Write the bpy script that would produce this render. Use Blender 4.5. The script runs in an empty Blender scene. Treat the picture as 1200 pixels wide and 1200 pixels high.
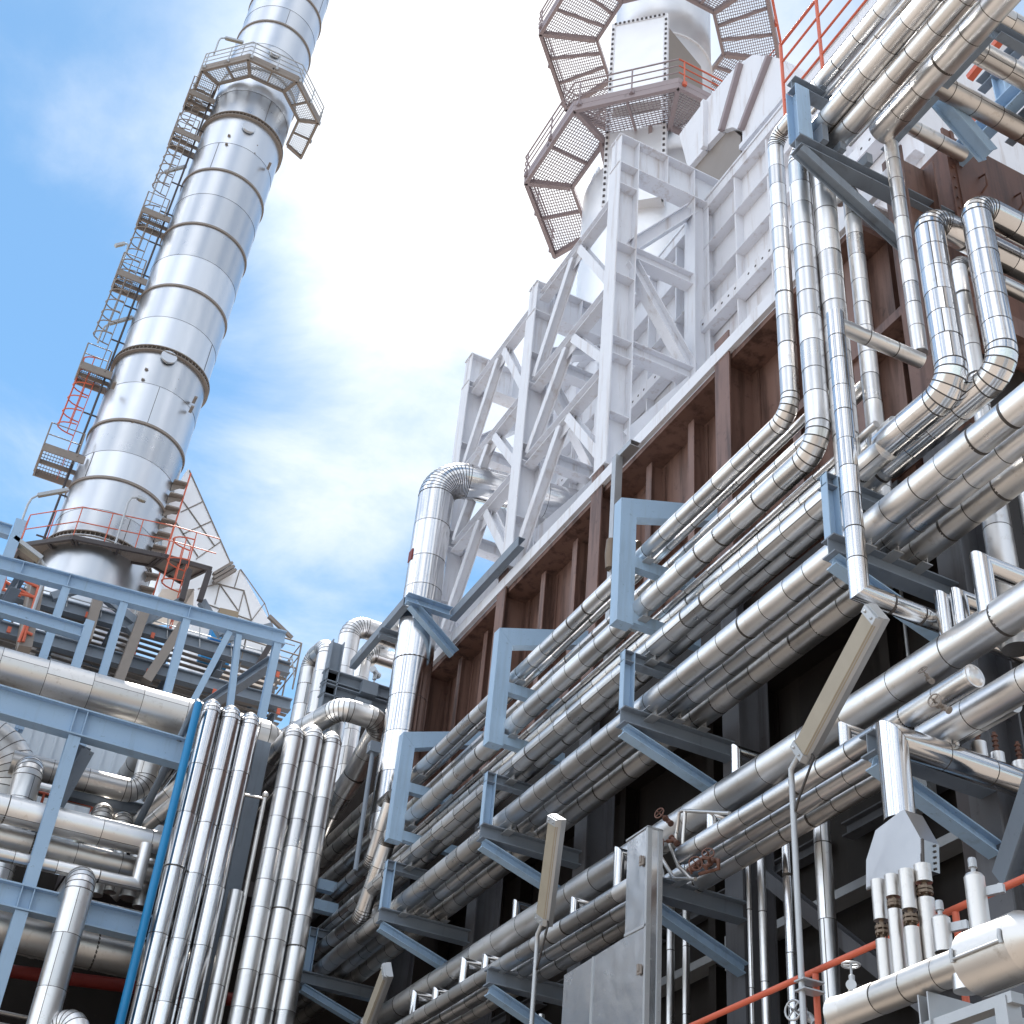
import bpy, math, random
from mathutils import Vector as V, Matrix
from math import radians, sin, cos, tan, pi, atan2, degrees
random.seed(7)
C = bpy.context.scene.collection
# ---------------------------------------------------------------- camera (solved from the vanishing points)
RC = ((0.88832546, -0.45254707, 0.07796809), (0.33115173, 0.51366615, -0.79150844), (0.31814526, 0.72893637, 0.60616447))
FPX = 1621.67
CAM = V((0, 0, 1.6))
ax_r, ax_d, ax_f = V(RC[0]), V(RC[1]), V(RC[2])
def A(px, py, ax, val):
    """world point where the sight line of a photo pixel (1200 px square) meets the plane X, Y or Z = val"""
    d = ax_r*(px-600) + ax_d*(py-600) + ax_f*FPX
    i = 'XYZ'.index(ax)
    return CAM + d*((val-CAM[i])/d[i])
cam = bpy.data.objects.new('camera', bpy.data.cameras.new('camera'))
cam.data.sensor_width = 36; cam.data.lens = FPX/1200*36
cam.data.clip_end = 20000; cam.data.clip_start = 0.1
m = Matrix((ax_r, -ax_d, -ax_f)).transposed().to_4x4(); m.translation = CAM
cam.matrix_world = m
C.objects.link(cam); bpy.context.scene.camera = cam
sc = bpy.context.scene
sc.render.resolution_x = 1024; sc.render.resolution_y = 1024
sc.view_settings.view_transform = 'Standard'; sc.view_settings.look = 'None'
sc.view_settings.gamma = 1; sc.view_settings.exposure = 0.9

# ---------------------------------------------------------------- materials
def newmat(name):
    mt = bpy.data.materials.new(name); mt.use_nodes = True
    nt = mt.node_tree; b = nt.nodes['Principled BSDF']
    return mt, nt, b
def N(nt, typ, **kw):
    n = nt.nodes.new(typ)
    for k, v in kw.items(): setattr(n, k, v)
    return n
def ramp(nt, fac, stops):
    r = N(nt, 'ShaderNodeValToRGB'); e = r.color_ramp.elements
    e[0].position, e[0].color = stops[0][0], (*stops[0][1], 1)
    e[1].position, e[1].color = stops[-1][0], (*stops[-1][1], 1)
    for p, c in stops[1:-1]:
        x = e.new(p); x.color = (*c, 1)
    nt.links.new(fac, r.inputs[0]); return r.outputs[0]
def noise(nt, scale, detail=4, rough=.55, stretch=None, dist=0):
    tc = N(nt, 'ShaderNodeTexCoord'); src = tc.outputs['Object']
    if stretch:
        mp = N(nt, 'ShaderNodeMapping'); mp.inputs['Scale'].default_value = stretch
        nt.links.new(src, mp.inputs[0]); src = mp.outputs[0]
    n = N(nt, 'ShaderNodeTexNoise'); n.inputs['Scale'].default_value = scale
    n.inputs['Detail'].default_value = detail; n.inputs['Roughness'].default_value = rough
    n.inputs['Distortion'].default_value = dist
    nt.links.new(src, n.inputs['Vector']); return n.outputs['Fac']
def mth(nt, op, a, b):
    n = N(nt, 'ShaderNodeMath', operation=op)
    for i, x in enumerate((a, b)):
        if isinstance(x, (int, float)): n.inputs[i].default_value = x
        else: nt.links.new(x, n.inputs[i])
    return n.outputs[0]
def mixc(nt, fac, a, b, typ='MIX'):
    n = N(nt, 'ShaderNodeMix', data_type='RGBA', blend_type=typ)
    for sck, x in ((n.inputs[0], fac), (n.inputs[6], a), (n.inputs[7], b)):
        if isinstance(x, (int, float)): sck.default_value = x
        elif isinstance(x, tuple): sck.default_value = (*x, 1)
        else: nt.links.new(x, sck)
    return n.outputs[2]
def bump(nt, b, h, strength, dist):
    n = N(nt, 'ShaderNodeBump'); n.inputs['Strength'].default_value = strength; n.inputs['Distance'].default_value = dist
    nt.links.new(h, n.inputs['Height']); nt.links.new(n.outputs[0], b.inputs['Normal'])
M = {}
def cladding(name, col, r0, r1, bs=.13, bd=.012, spots=(.42, .36, .30), spotlo=.575):
    """thin aluminium sheet: every sheet its own tone, slightly dented, dirt specks"""
    mt, nt, b = newmat(name)
    at = N(nt, 'ShaderNodeAttribute', attribute_name='tone')
    tone = mth(nt, 'ADD', mth(nt, 'MULTIPLY', at.outputs['Fac'], .34), .77)
    n1 = noise(nt, 2.3, 6, .62); n2 = noise(nt, 7, 6, .72); n3 = noise(nt, 1.4, 2, .5)
    base = mixc(nt, 1.0, col, tone, 'MULTIPLY')
    dirt = mth(nt, 'MULTIPLY', mth(nt, 'MULTIPLY', mth(nt, 'SUBTRACT', n2, spotlo), 5.0), n1)
    dc = N(nt, 'ShaderNodeClamp'); nt.links.new(dirt, dc.inputs[0])
    base = mixc(nt, dc.outputs[0], base, spots)
    nt.links.new(base, b.inputs['Base Color'])
    b.inputs['Metallic'].default_value = 1
    rg = N(nt, 'ShaderNodeMapRange'); rg.inputs[3].default_value = r0; rg.inputs[4].default_value = r1
    rg.inputs[1].default_value = .3; rg.inputs[2].default_value = .7
    nt.links.new(mth(nt, 'ADD', mth(nt, 'MULTIPLY', n1, .7), mth(nt, 'MULTIPLY', at.outputs['Fac'], .3)), rg.inputs[0])
    nt.links.new(rg.outputs[0], b.inputs['Roughness'])
    bump(nt, b, mth(nt, 'ADD', n3, mth(nt, 'MULTIPLY', n1, .25)), bs, bd)
    M[name] = mt
def paint(name, col, col2, rough=.5, scale=2.0, spec=.4, metal=0.0, speck=None, lo=.62, bs=.15, streak=None, slo=.56, sam=3.0):
    mt, nt, b = newmat(name)
    n1 = noise(nt, scale, 6, .6); n2 = noise(nt, scale*7, 6, .7)
    c = mixc(nt, mth(nt, 'MULTIPLY', n1, 1.0), col, col2)
    if speck:
        d = N(nt, 'ShaderNodeClamp'); nt.links.new(mth(nt, 'MULTIPLY', mth(nt, 'SUBTRACT', n2, lo), 7.0), d.inputs[0])
        c = mixc(nt, d.outputs[0], c, speck)
    if streak:                                       # rain and rust runs, long in the vertical
        n4 = noise(nt, 1.0, 6, .65, (4.5, 4.5, .35)); n5 = noise(nt, .7, 3, .5)
        d = N(nt, 'ShaderNodeClamp'); d.inputs[2].default_value = .75
        nt.links.new(mth(nt, 'MULTIPLY', mth(nt, 'MULTIPLY', mth(nt, 'SUBTRACT', n4, slo), sam*2), n5), d.inputs[0]); c = mixc(nt, d.outputs[0], c, streak)
    nt.links.new(c, b.inputs['Base Color'])
    b.inputs['Roughness'].default_value = rough; b.inputs['Metallic'].default_value = metal
    b.inputs['Specular IOR Level'].default_value = spec
    bump(nt, b, mth(nt, 'ADD', n1, mth(nt, 'MULTIPLY', n2, .3)), bs, .01)
    M[name] = mt
cladding('alu', (.79, .785, .78), .27, .42)
cladding('alu_bright', (.76, .76, .765), .12, .22, .10, .01)
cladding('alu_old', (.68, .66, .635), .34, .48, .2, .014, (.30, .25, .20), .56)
cladding('sheet', (.66, .67, .69), .20, .30, .5, .05, (.55, .54, .53), .66)
cladding('sheet_dull', (.40, .405, .42), .26, .38, .5, .05, (.32, .31, .30), .64)
cladding('alu_stack', (.62, .645, .68), .27, .37, .08, .03, (.45, .43, .41), .645)
cladding('alu_white', (.82, .82, .83), .42, .6, .2, .01, (.7, .68, .66), .62)
paint('seam', (.04, .036, .033), (.11, .10, .095), .5, 9, .4, .3)
paint('blue_steel', (.29, .43, .60), (.36, .51, .68), .45, 1.6, .4, 0, (.13, .15, .17), .625, .2, (.20, .24, .27), .55, 2.2)
paint('slate_steel', (.165, .205, .255), (.225, .27, .33), .5, 1.6, .4, 0, (.07, .07, .075), .63, .2, (.10, .10, .11), .55, 2.5)
paint('grey_steel', (.66, .68, .735), (.77, .79, .84), .45, 1.2, .4, 0, (.36, .31, .29), .645, .2, (.42, .36, .33), .53, 3.2)
paint('brown_steel', (.10, .052, .040), (.27, .165, .135), .5, .55, .4, 0, (.05, .03, .024), .60, .3, (.045, .024, .019), .48, 4.5)
paint('rust_steel', (.095, .047, .036), (.17, .08, .055), .55, 1.6, .35, 0, (.21, .085, .045), .60, .3, (.035, .02, .016), .5, 4.0)
paint('shade_black', (.007, .006, .0055), (.030, .024, .021), .55, .8, .3, 0, (.06, .045, .036), .64, .2, (.05, .042, .038), .55, 2.5)  # near-black puts the shade below the racks into the wall colour
paint('dark_steel', (.040, .036, .040), (.075, .065, .068), .5, 2, .4)
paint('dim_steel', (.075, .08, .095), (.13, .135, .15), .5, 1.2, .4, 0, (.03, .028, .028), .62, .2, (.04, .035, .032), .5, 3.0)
paint('flare_mauve_steel', (.26, .215, .23), (.33, .28, .295), .5, 2, .4)  # steel colour paled and pinked to imitate the sun flare's haze
paint('red_paint', (.52, .105, .055), (.62, .15, .085), .45, 4, .4, 0, (.25, .08, .05), .66)
paint('galv', (.36, .38, .40), (.48, .50, .52), .42, 3, .5, .55, (.28, .25, .22), .64)
paint('taupe_steel', (.20, .175, .16), (.27, .24, .215), .5, 1.5, .4)
paint('blue_pipe', (.008, .20, .47), (.012, .24, .52), .4, 3, .45, 0, (.05, .12, .2), .68)
paint('blue_panel', (.02, .24, .55), (.03, .28, .6), .5, 3, .4)
paint('dark_red', (.16, .015, .012), (.2, .025, .018), .5, 3, .4)
paint('lamp_cover', (.27, .24, .185), (.36, .32, .25), .38, 5, .5, 0, (.33, .22, .12), .64)
paint('brass', (.21, .165, .12), (.15, .11, .085), .45, 8, .5, .6, (.1, .06, .04), .6)
paint('siding', (.62, .68, .74), (.70, .75, .80), .5, 1.5, .4)
paint('tan_box', (.34, .28, .20), (.30, .24, .17), .6, 3, .3)
paint('concrete', (.195, .168, .146), (.25, .22, .195), .85, .25, .2, 0, (.22, .20, .19), .62)
paint('cable', (.035, .03, .03), (.05, .045, .04), .5, 5, .4)

# ---------------------------------------------------------------- mesh builder
class MB:
    def __init__(s): s.v = []; s.f = []; s.m = []; s.t = []; s.s = []
    def add(s, vs, fs, mi=0, tone=.5, smooth=False):
        o = len(s.v); s.v += [V(x) for x in vs]
        for f in fs: s.f.append([i+o for i in f]); s.m.append(mi); s.t.append(tone); s.s.append(smooth)
    def prism(s, poly, ext, mi=0, tone=.5):
        n = len(poly); poly = [V(p) for p in poly]; ext = V(ext)
        s.add(poly+[p+ext for p in poly], [list(range(n))[::-1], list(range(n, 2*n))]+[[i, (i+1) % n, n+(i+1) % n, n+i] for i in range(n)], mi, tone)
    def box(s, lo, hi, mi=0, tone=.5):
        s.prism([(lo[0], lo[1], lo[2]), (hi[0], lo[1], lo[2]), (hi[0], hi[1], lo[2]), (lo[0], hi[1], lo[2])], (0, 0, hi[2]-lo[2]), mi, tone)
    def sec(s, a, b, prof, up=(0, 0, 1), mi=0, tone=.5):
        a, b = V(a), V(b); d = (b-a).normalized(); u = V(up)
        sd = d.cross(u)
        if sd.length < 1e-4: sd = d.cross(V((1, 0, 0)))
        sd.normalize(); u = sd.cross(d)
        s.prism([a+sd*x+u*y for x, y in prof], b-a, mi, tone)
    def bar(s, a, b, w, h, up=(0, 0, 1), mi=0): s.sec(a, b, [(-w/2, -h/2), (w/2, -h/2), (w/2, h/2), (-w/2, h/2)], up, mi)
    def ib(s, a, b, h, w, tf=.03, tw=.022, up=(0, 0, 1), mi=0):
        H, W, t = h/2, w/2, tw/2
        s.sec(a, b, [(-W, -H), (W, -H), (W, -H+tf), (t, -H+tf), (t, H-tf), (W, H-tf), (W, H), (-W, H), (-W, H-tf), (-t, H-tf), (-t, -H+tf), (-W, -H+tf)], up, mi)
    def ch(s, a, b, h, w, t=.016, up=(0, 0, 1), flip=1, mi=0):
        H = h/2; p = [(0, -H), (w, -H), (w, -H+t), (t, -H+t), (t, H-t), (w, H-t), (w, H), (0, H)]
        s.sec(a, b, [(x*flip, y) for x, y in p][::flip], up, mi)
    def an(s, a, b, w, h, t=.014, up=(0, 0, 1), flip=1, mi=0):
        p = [(0, 0), (w, 0), (w, t), (t, t), (t, h), (0, h)]
        s.sec(a, b, [(x*flip, y) for x, y in p][::flip], up, mi)
    def tube(s, pts, r, n=8, mi=0, caps=True, tone=.5):
        pts = [V(p) for p in pts]; k = len(pts); rings = []
        d0 = (pts[1]-pts[0]).normalized(); u = d0.orthogonal().normalized()
        for i, p in enumerate(pts):
            d = ((pts[min(i+1, k-1)]-p).normalized()+(p-pts[max(i-1, 0)]).normalized())
            d = d.normalized() if d.length > 1e-6 else d0
            u = (u-d*u.dot(d)).normalized(); w = d.cross(u)
            sc_ = 1.0
            rings.append([p+(u*cos(2*pi*j/n)+w*sin(2*pi*j/n))*r*sc_ for j in range(n)])
        vs = [q for rg in rings for q in rg]
        fs = [[i*n+j, i*n+(j+1) % n, (i+1)*n+(j+1) % n, (i+1)*n+j] for i in range(k-1) for j in range(n)]
        s.add(vs, fs, mi, tone, True)
        if caps: s.add(rings[0]+rings[-1], [list(range(n))[::-1], list(range(n, 2*n))], mi, tone)
    def lathe(s, prof, base, axis=(0, 0, 1), n=48, mi=0, tone=.5, smooth=True):
        """prof = [(r, h, mat, tone)] along the axis; sharp corners by repeating a point"""
        ax = V(axis).normalized(); u = ax.orthogonal().normalized(); w = ax.cross(u); base = V(base)
        for i in range(len(prof)-1):
            (r0, h0), (r1, h1) = prof[i][:2], prof[i+1][:2]
            mm = prof[i][2] if len(prof[i]) > 2 else mi; tt = prof[i][3] if len(prof[i]) > 3 else tone
            if abs(r0-r1)+abs(h0-h1) < 1e-7: continue
            vs = [base+ax*h+(u*cos(2*pi*j/n)+w*sin(2*pi*j/n))*max(r, 1e-4) for r, h in ((r0, h0), (r1, h1)) for j in range(n)]
            s.add(vs, [[j, (j+1) % n, n+(j+1) % n, n+j] for j in range(n)], mm, tt, smooth)
    def sphere(s, c, r, n=10, mi=0):
        s.lathe([(r*sin(pi*i/6), -r*cos(pi*i/6)) for i in range(7)], c, n=n, mi=mi)
    # ---- cladded pipe pieces
    def ring(s, c, d, u, r, angs):
        w = d.cross(u); return [c+(u*cos(x)+w*sin(x))*r for x in angs]
    def run(s, a, b, r, seam=.45, c0=None, c1=None, n=26, ends=(True, True), lap=None):
        """straight run of sheet-metal cladding, a raised dark band at each joint; c0/c1 = mitre plane normals"""
        a, b = V(a), V(b); L = (b-a).length; d = (b-a)/L; u0 = d.orthogonal().normalized(); w0 = d.cross(u0)
        k = max(1, round(L/seam)); lap0 = random.uniform(0, 2*pi) if lap is None else lap
        cuts = [0.0]+[(i+random.uniform(-.08, .08))/k for i in range(1, k)]+[1.0]
        hw = .0045
        for i in range(k):
            t0, t1 = cuts[i]*L+(hw if i else 0), cuts[i+1]*L-(hw if i < k-1 else 0)
            la = lap0+random.choice((0, 0, 0, .3, -.3)); da = .012/r
            angs = [la+da+(2*pi-da)*j/n for j in range(n)]+[la+2*pi]
            nn = n+1
            rr = r*(1+random.uniform(-.006, .006)); tone = random.random()
            off = (u0*random.uniform(-1, 1)+w0*random.uniform(-1, 1))*.0025
            r0 = s.ring(a+d*t0+off, d, u0, rr, angs); r1 = s.ring(a+d*t1+off, d, u0, rr, angs)
            if i == 0 and c0 is not None: r0 = [p+d*((a-p).dot(c0)/d.dot(c0)) for p in r0]
            if i == k-1 and c1 is not None: r1 = [p+d*((b-p).dot(c1)/d.dot(c1)) for p in r1]
            s.add(r0+r1, [[j, j+1, nn+j+1, nn+j] for j in range(nn-1)], 0, tone, True)
            s.add(r0+r1, [[nn-1, 0, nn, 2*nn-1]], 1, tone, True)
            if i == 0 and ends[0]: s.add(r0, [list(range(nn))[::-1]], 0, tone)
            if i == k-1 and ends[1]: s.add(r1, [list(range(nn))], 0, tone)
            if i < k-1:
                s.band(a+d*(t1-.001), a+d*(t1+2*hw+.001), d, u0, r*1.003+.001, n, random.random() < .15)
    def band(s, p, q, d, u, r, n, wide=False):
        if wide: p = p-d*.012; q = q+d*.012
        angs = [2*pi*j/n for j in range(n)]
        rg = [s.ring(p, d, u, r*.985, angs), s.ring(p, d, u, r, angs), s.ring(q, d, u, r, angs), s.ring(q, d, u, r*.985, angs)]
        for i in range(3): s.add(rg[i]+rg[i+1], [[j, (j+1) % n, n+(j+1) % n, n+j] for j in range(n)], 1, .5, i == 1)
    def bend(s, a, c, b, r, Rb, gores=7, n=26, ribs=False):
        """gored elbow from a round corner c to b"""
        a, c, b = V(a), V(c), V(b); d1 = (c-a).normalized(); d2 = (b-c).normalized()
        nrm = d1.cross(d2).normalized(); th = d1.angle(d2); cen = a+(d2-d1*d1.dot(d2)).normalized()*Rb
        ctr = lambda t: cen+Matrix.Rotation(t, 3, nrm) @ (a-cen)
        for g in range(gores):
            t0, t1 = th*g/gores, th*(g+1)/gores; tone = random.random(); rgs = []
            for t in (t0, (t0+t1)/2, t1) if ribs else (t0, t1):
                d = Matrix.Rotation(t, 3, nrm) @ d1
                rr = r*(1.025 if ribs and t not in (t0, t1) else 1)
                rgs.append([ctr(t)+(nrm*cos(2*pi*j/n)+d.cross(nrm)*sin(2*pi*j/n))*rr for j in range(n)])
            for x, y in zip(rgs, rgs[1:]):
                s.add(x+y, [[j, (j+1) % n, n+(j+1) % n, n+j] for j in range(n)], 0, tone, True)
            d = Matrix.Rotation(t0, 3, nrm) @ d1
            s.band(ctr(t0)-d*.008, ctr(t0)+d*.008, d, nrm, r*1.008+.001, n)
        s.band(ctr(th)-d2*.008, ctr(th)+d2*.008, d2, nrm, r*1.008+.001, n)
    def cone(s, a, b, r0, r1, n=26, tone=.5, mi=0):
        a, b = V(a), V(b); d = (b-a).normalized(); u = d.orthogonal().normalized(); an_ = [2*pi*j/n for j in range(n)]
        x, y = s.ring(a, d, u, r0, an_), s.ring(b, d, u, r1, an_)
        s.add(x+y, [[j, (j+1) % n, n+(j+1) % n, n+j] for j in range(n)], mi, tone, True)
        s.add(x+y, [list(range(n))[::-1], list(range(n, 2*n))], mi, tone)
    def build(s, name, mats, parent=None, origin=None):
        me = bpy.data.meshes.new(name)
        if isinstance(mats, str): mats = (mats,)
        if parent is not None:
            pl = V(parent.location)+(V(parent.parent.location) if parent.parent else V((0, 0, 0)))
        else:
            pl = V(origin) if origin is not None else V(s.v[0])
        org = pl
        me.from_pydata([p-pl for p in s.v], [], s.f)
        for x in mats: me.materials.append(M[x])
        mx = len(mats)-1
        me.polygons.foreach_set('material_index', [min(i, mx) for i in s.m])
        me.polygons.foreach_set('use_smooth', s.s)
        at = me.attributes.new('tone', 'FLOAT', 'FACE'); at.data.foreach_set('value', s.t)
        me.update()
        o = bpy.data.objects.new(name, me); C.objects.link(o)
        if parent is not None: o.parent = parent
        else: o.location = org
        return o
def tag(o, label, cat, group=None):
    o['label'] = label; o['category'] = cat
    if group: o['group'] = group
    return o
def thing(name, label, cat, loc=(0, 0, 0), group=None):
    o = bpy.data.objects.new(name, None); C.objects.link(o); o.location = V(loc); o.empty_display_size = .3
    return tag(o, label, cat, group)
def struct(name, mb, mat):
    o = mb.build(name, mat, None, (0, 0, 0)); o['kind'] = 'structure'; return o
def dup(root, delta, label=None, group=None):
    r = root.copy(); C.objects.link(r); r.location = root.location+V(delta)
    if label: r['label'] = label
    if group: r['group'] = group
    for ch in list(root.children):
        c = ch.copy(); C.objects.link(c); c.parent = r
        for g in ch.children:
            d = g.copy(); C.objects.link(d); d.parent = c
    return r
ALU = ('alu', 'seam')
def pipe(label, pts, r, bend=1.6, seam=.45, mats=ALU, group=None, mitre=False, slope=0, gores=6, name='insulated_pipe', cat='pipe', shoes=(), ends=(True, True), ribs=False):
    """an insulated pipe through the corner points: straight runs and gored elbows are its parts"""
    pts = [V((p[0], p[1], p[2]-slope*(p[1]-12))) for p in pts]; k = len(pts)
    if k == 2 and not shoes:
        mb = MB(); mb.run(pts[0], pts[1], r, seam, ends=ends); o = mb.build(name, mats); return tag(o, label, cat, group)
    root = thing(name, label, cat, pts[0], group)
    tr = [0.0]*k; bn = bend if isinstance(bend, (list, tuple)) else [bend]*k
    if not mitre:
        for i in range(1, k-1):
            th = (pts[i]-pts[i-1]).angle(pts[i+1]-pts[i]); tr[i] = bn[i]*r*tan(th/2)
    for i in range(k-1):
        d = (pts[i+1]-pts[i]).normalized(); a = pts[i]+d*tr[i]; b = pts[i+1]-d*tr[i+1]
        c0 = c1 = None
        if mitre:
            if i > 0: c0 = ((pts[i]-pts[i-1]).normalized()+d).normalized()
            if i < k-2: c1 = ((pts[i+2]-pts[i+1]).normalized()+d).normalized()
        if (b-a).length > .02 and (b-a).dot(d) > 0:
            mb = MB(); mb.run(a, b, r, seam, c0, c1, ends=(ends[0] and i == 0, ends[1] and i == k-2)); mb.build('pipe_run', mats, root)
        if not mitre and i < k-2:
            d2 = (pts[i+2]-pts[i+1]).normalized(); q = pts[i+1]
            mb = MB(); mb.bend(q-d*tr[i+1], q, q+d2*tr[i+1], r, bn[i+1]*r, gores, ribs=ribs); mb.build('elbow', mats, root)
    for sh in shoes: sh.build('pipe_shoe', 'galv', root)
    return root
def shoe(x, y, zp, r, ln=.45):
    """saddle under a pipe that runs along Y (zp = pipe axis height)"""
    mb = MB(); mb.box((x-.07, y-ln/2, zp-r-.085), (x+.07, y+ln/2, zp-r-.07)); mb.box((x-.009, y-ln/2, zp-r-.07), (x+.009, y+ln/2, zp-r+.03))
    mb.box((x-r*.7, y-ln/2, zp-r*.82), (x-r*.7+.012, y-.02, zp-r*.55)); return mb
def phi_z(X, deg): return 1.6+X*tan(radians(deg))
# ================================================================ ground, furnace, brackets
mb = MB(); S_ = 9000
mb.add([(-S_, -S_, 0), (S_, -S_, 0), (S_, S_, 0), (-S_, S_, 0)], [[0, 1, 2, 3]]); struct('ground', mb, 'concrete')
GY = [9.65, 14.1, 18.35, 22.42, 26.4]            # the frame lines along the heater

# ---- fired heater (radiant box): brown panelled wall above, wall in a shade-dark colour below
heater = thing('fired_heater', 'long rust brown fired heater box behind the silver pipe racks', 'furnace', (10.4, 9.9, 0))
XW = 10.35
mb = MB(); mb.box((XW, 10.6, 13.2), (17, 28.2, 18.1)); mb.build('brown_wall', 'brown_steel', heater)
mb = MB(); mb.box((11.6, 10.2, 0), (17, 31, 13.2)); mb.build('shade_dark_wall', 'shade_black', heater)
mb = MB(); mb.box((10.0, 10.6, 12.9), (11.6, 28.1, 13.195)); mb.build('floor_edge', 'shade_black', heater)
def hcol(mb, x, y, z0, z1, d=.42, w=.42, tf=.03):
    """H column whose flanges face the pipe rack (minus X)"""
    mb.ib((x+d/2, y, z0), (x+d/2, y, z1), d, w, tf, .022, up=(1, 0, 0))
for y in GY:
    mb = MB(); hcol(mb, 9.72, y, 13.4, 18.6, .62, .42); mb.build('wall_column', 'brown_steel', heater)
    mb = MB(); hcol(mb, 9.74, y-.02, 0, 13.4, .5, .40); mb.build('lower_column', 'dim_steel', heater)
for y0, y1 in zip(GY, GY[1:]+[30.3]):
    for f in (.34, .67):
        y = y0+(y1-y0)*f
        if y > 28: continue
        mb = MB(); mb.ib((10.19, y, 13.4), (10.19, y, 17.9), .30, .19, .02, .016, up=(1, 0, 0)); mb.build('wall_stiffener', 'brown_steel', heater)
        mb = MB(); mb.ib((11.45, y, 0), (11.45, y, 13.0), .28, .19, .02, .016, up=(1, 0, 0)); mb.build('lower_stiffener', 'shade_black', heater)
    for z in (15.95, 13.75):                                   # horizontal ledges between the columns
        mb = MB(); ye = min(y1-.02, 28.1)
        mb.box((10.0, y0+.03, z-.15), (XW-.004, ye, z-.13)); mb.box((9.98, y0+.03, z-.15), (10.0, ye, z+.02))
        mb.build('wall_ledge', 'brown_steel', heater)
    for z, t in ((9.9, 0), (6.6, 1), (3.4, 0)):
        mb = MB(); mb.ib((11.45, y0+.25, z), (11.45, min(y1-.25, 28), z+(1.1 if t else 0)), .2, .2, .02, .016); mb.build('lower_girt', 'dim_steel', heater)
mb = MB(); mb.box((9.80, 10.6, 17.98), (XW+.1, 28.15, 18.10)); mb.build('soffit_plate', 'brown_steel', heater)
mb = MB(); mb.ch((9.70, 9.7, 18.24), (9.70, 28.2, 18.24), .28, .09, .02, flip=1)
mb.build('top_beam', 'grey_steel', heater)
for y0, y1 in zip(GY, GY[1:]+[28.1]):                          # small top plate back to the wall so light does not leak
    pass
mb = MB(); mb.box((10.0, 10.4, 18.39), (17, 28.2, 18.45)); mb.build('roof_plate', 'grey_steel', heater)
# ---- end box of the heater with its bolted flange
mb = MB(); mb.box((10.87, 9.5, 15.6), (17, 10.55, 19.62)); eb = mb.build('end_box', 'rust_steel', heater)
mb = MB(); mb.box((10.80, 9.44, 15.6), (10.866, 9.60, 19.66)); mb.box((10.66, 9.46, 15.6), (10.80, 9.50, 19.66))
for k in range(16): mb.tube([(10.73, 9.44, 15.75+k*.23), (10.73, 9.52, 15.75+k*.23)], .022, 6)
mb.build('bolted_flange', 'rust_steel', eb)
for x in (11.3, 12.0, 12.75):
    mb = MB(); mb.tube([(x, 9.5, 18.55), (x, 9.38, 18.6), (x, 9.36, 18.85), (x, 9.5, 18.9)], .018, 6); mb.build('grab_handle', 'rust_steel', eb)
mb = MB(); mb.box((10.4, 10.26, 13.2), (10.86, 10.5, 19.3)); mb.build('recess_plate', 'rust_steel', heater)
mb = MB(); mb.box((10.4, 9.2, 15.2), (17, 10.5, 15.55)); mb.build('sill_plate', 'brown_steel', heater)
mb = MB(); mb.box((10.9, 9.7, 0), (17, 10.19, 15.19)); mb.build('end_wall', 'shade_black', heater)

# ---- convection section: pale grey ribbed box above the heater
conv = thing('convection_box', 'pale grey ribbed steel box standing on the brown heater', 'furnace', (12.4, 18, 18.45))
XC = 12.42
mb = MB(); mb.box((XC, 11.5, 18.46), (17.2, 27.0, 27.93)); mb.build('shell_plate', 'grey_steel', conv)
for z in (19.6, 21.0, 22.4, 25.0, 26.32):
    mb = MB(); mb.an((XC, 11.5, z), (XC, 27.0, z), .24, .16, .018, up=(0, 0, 1), flip=-1); mb.build('rib', 'grey_steel', conv)
mb = MB(); mb.ch((12.18, 11.4, 27.78), (12.18, 27.1, 27.78), .3, .24, .02); mb.build('eaves_channel', 'grey_steel', conv)
mb = MB(); mb.ch((12.1, 11.4, 23.75), (12.1, 27.1, 23.75), .36, .3, .02)
for k in range(60):
    y = 12+k*.25
    if k % 5 == 4: continue
    mb.lathe([(.034, -.004), (.034, .001), (.001, .001)], (12.098, y, 23.75), axis=(-1, 0, 0), n=8, mi=1, smooth=False)
mb.build('perforated_channel', ('grey_steel', 'dark_steel'), conv)
yy = 12.1
while yy < 27:
    mb = MB(); mb.bar((XC-.10, yy, 18.5), (XC-.10, yy, 27.6), .05, .21, up=(1, 0, 0)); mb.build('upright', 'grey_steel', conv); yy += 1.245
mb = MB(); mb.box((12.15, 11.2, 27.935), (17.3, 27.2, 28.0)); mb.build('roof_plate', 'grey_steel', conv)
# breeching: the tapered hood that leads from the box into the stack
hx = 12.75
hood = thing('breeching_hood', 'pale grey tapering hood with raised ribs rising from the ribbed box towards the round stack', 'duct', (hx, 18, 28.7))
def hp(px, py, X=12.75): return A(px, py, 'X', X)
pa_unused = [hp(*q) for q in ((868, 176), (928, 108), (905, 66), (890, 62), (858, 76), (826, 118), (826, 174), (842, 156))]
mb = MB(); mb.prism([hp(870, 178), hp(930, 105), hp(918, 70), hp(901, 65), hp(870, 152)][::-1], (4, 0, 0)); mb.build('hood_panel', 'grey_steel', hood)
mb = MB(); mb.prism([hp(866, 152), hp(899, 66), hp(882, 64), hp(868, 74), hp(846, 153), hp(858, 149)][::-1], (3.9, 0, 0)); mb.build('hood_panel', 'grey_steel', hood)
mb = MB(); mb.prism([hp(844, 154), hp(865, 75), hp(826, 119), hp(826, 174)][::-1], (3.8, 0, 0)); mb.build('hood_panel', 'grey_steel', hood)
mb = MB(); mb.prism([hp(824, 176), hp(824, 120), hp(800, 152), hp(796, 158), hp(806, 197)][::-1], (3.7, 0, 0)); mb.build('hood_panel', 'grey_steel', hood)
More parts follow.
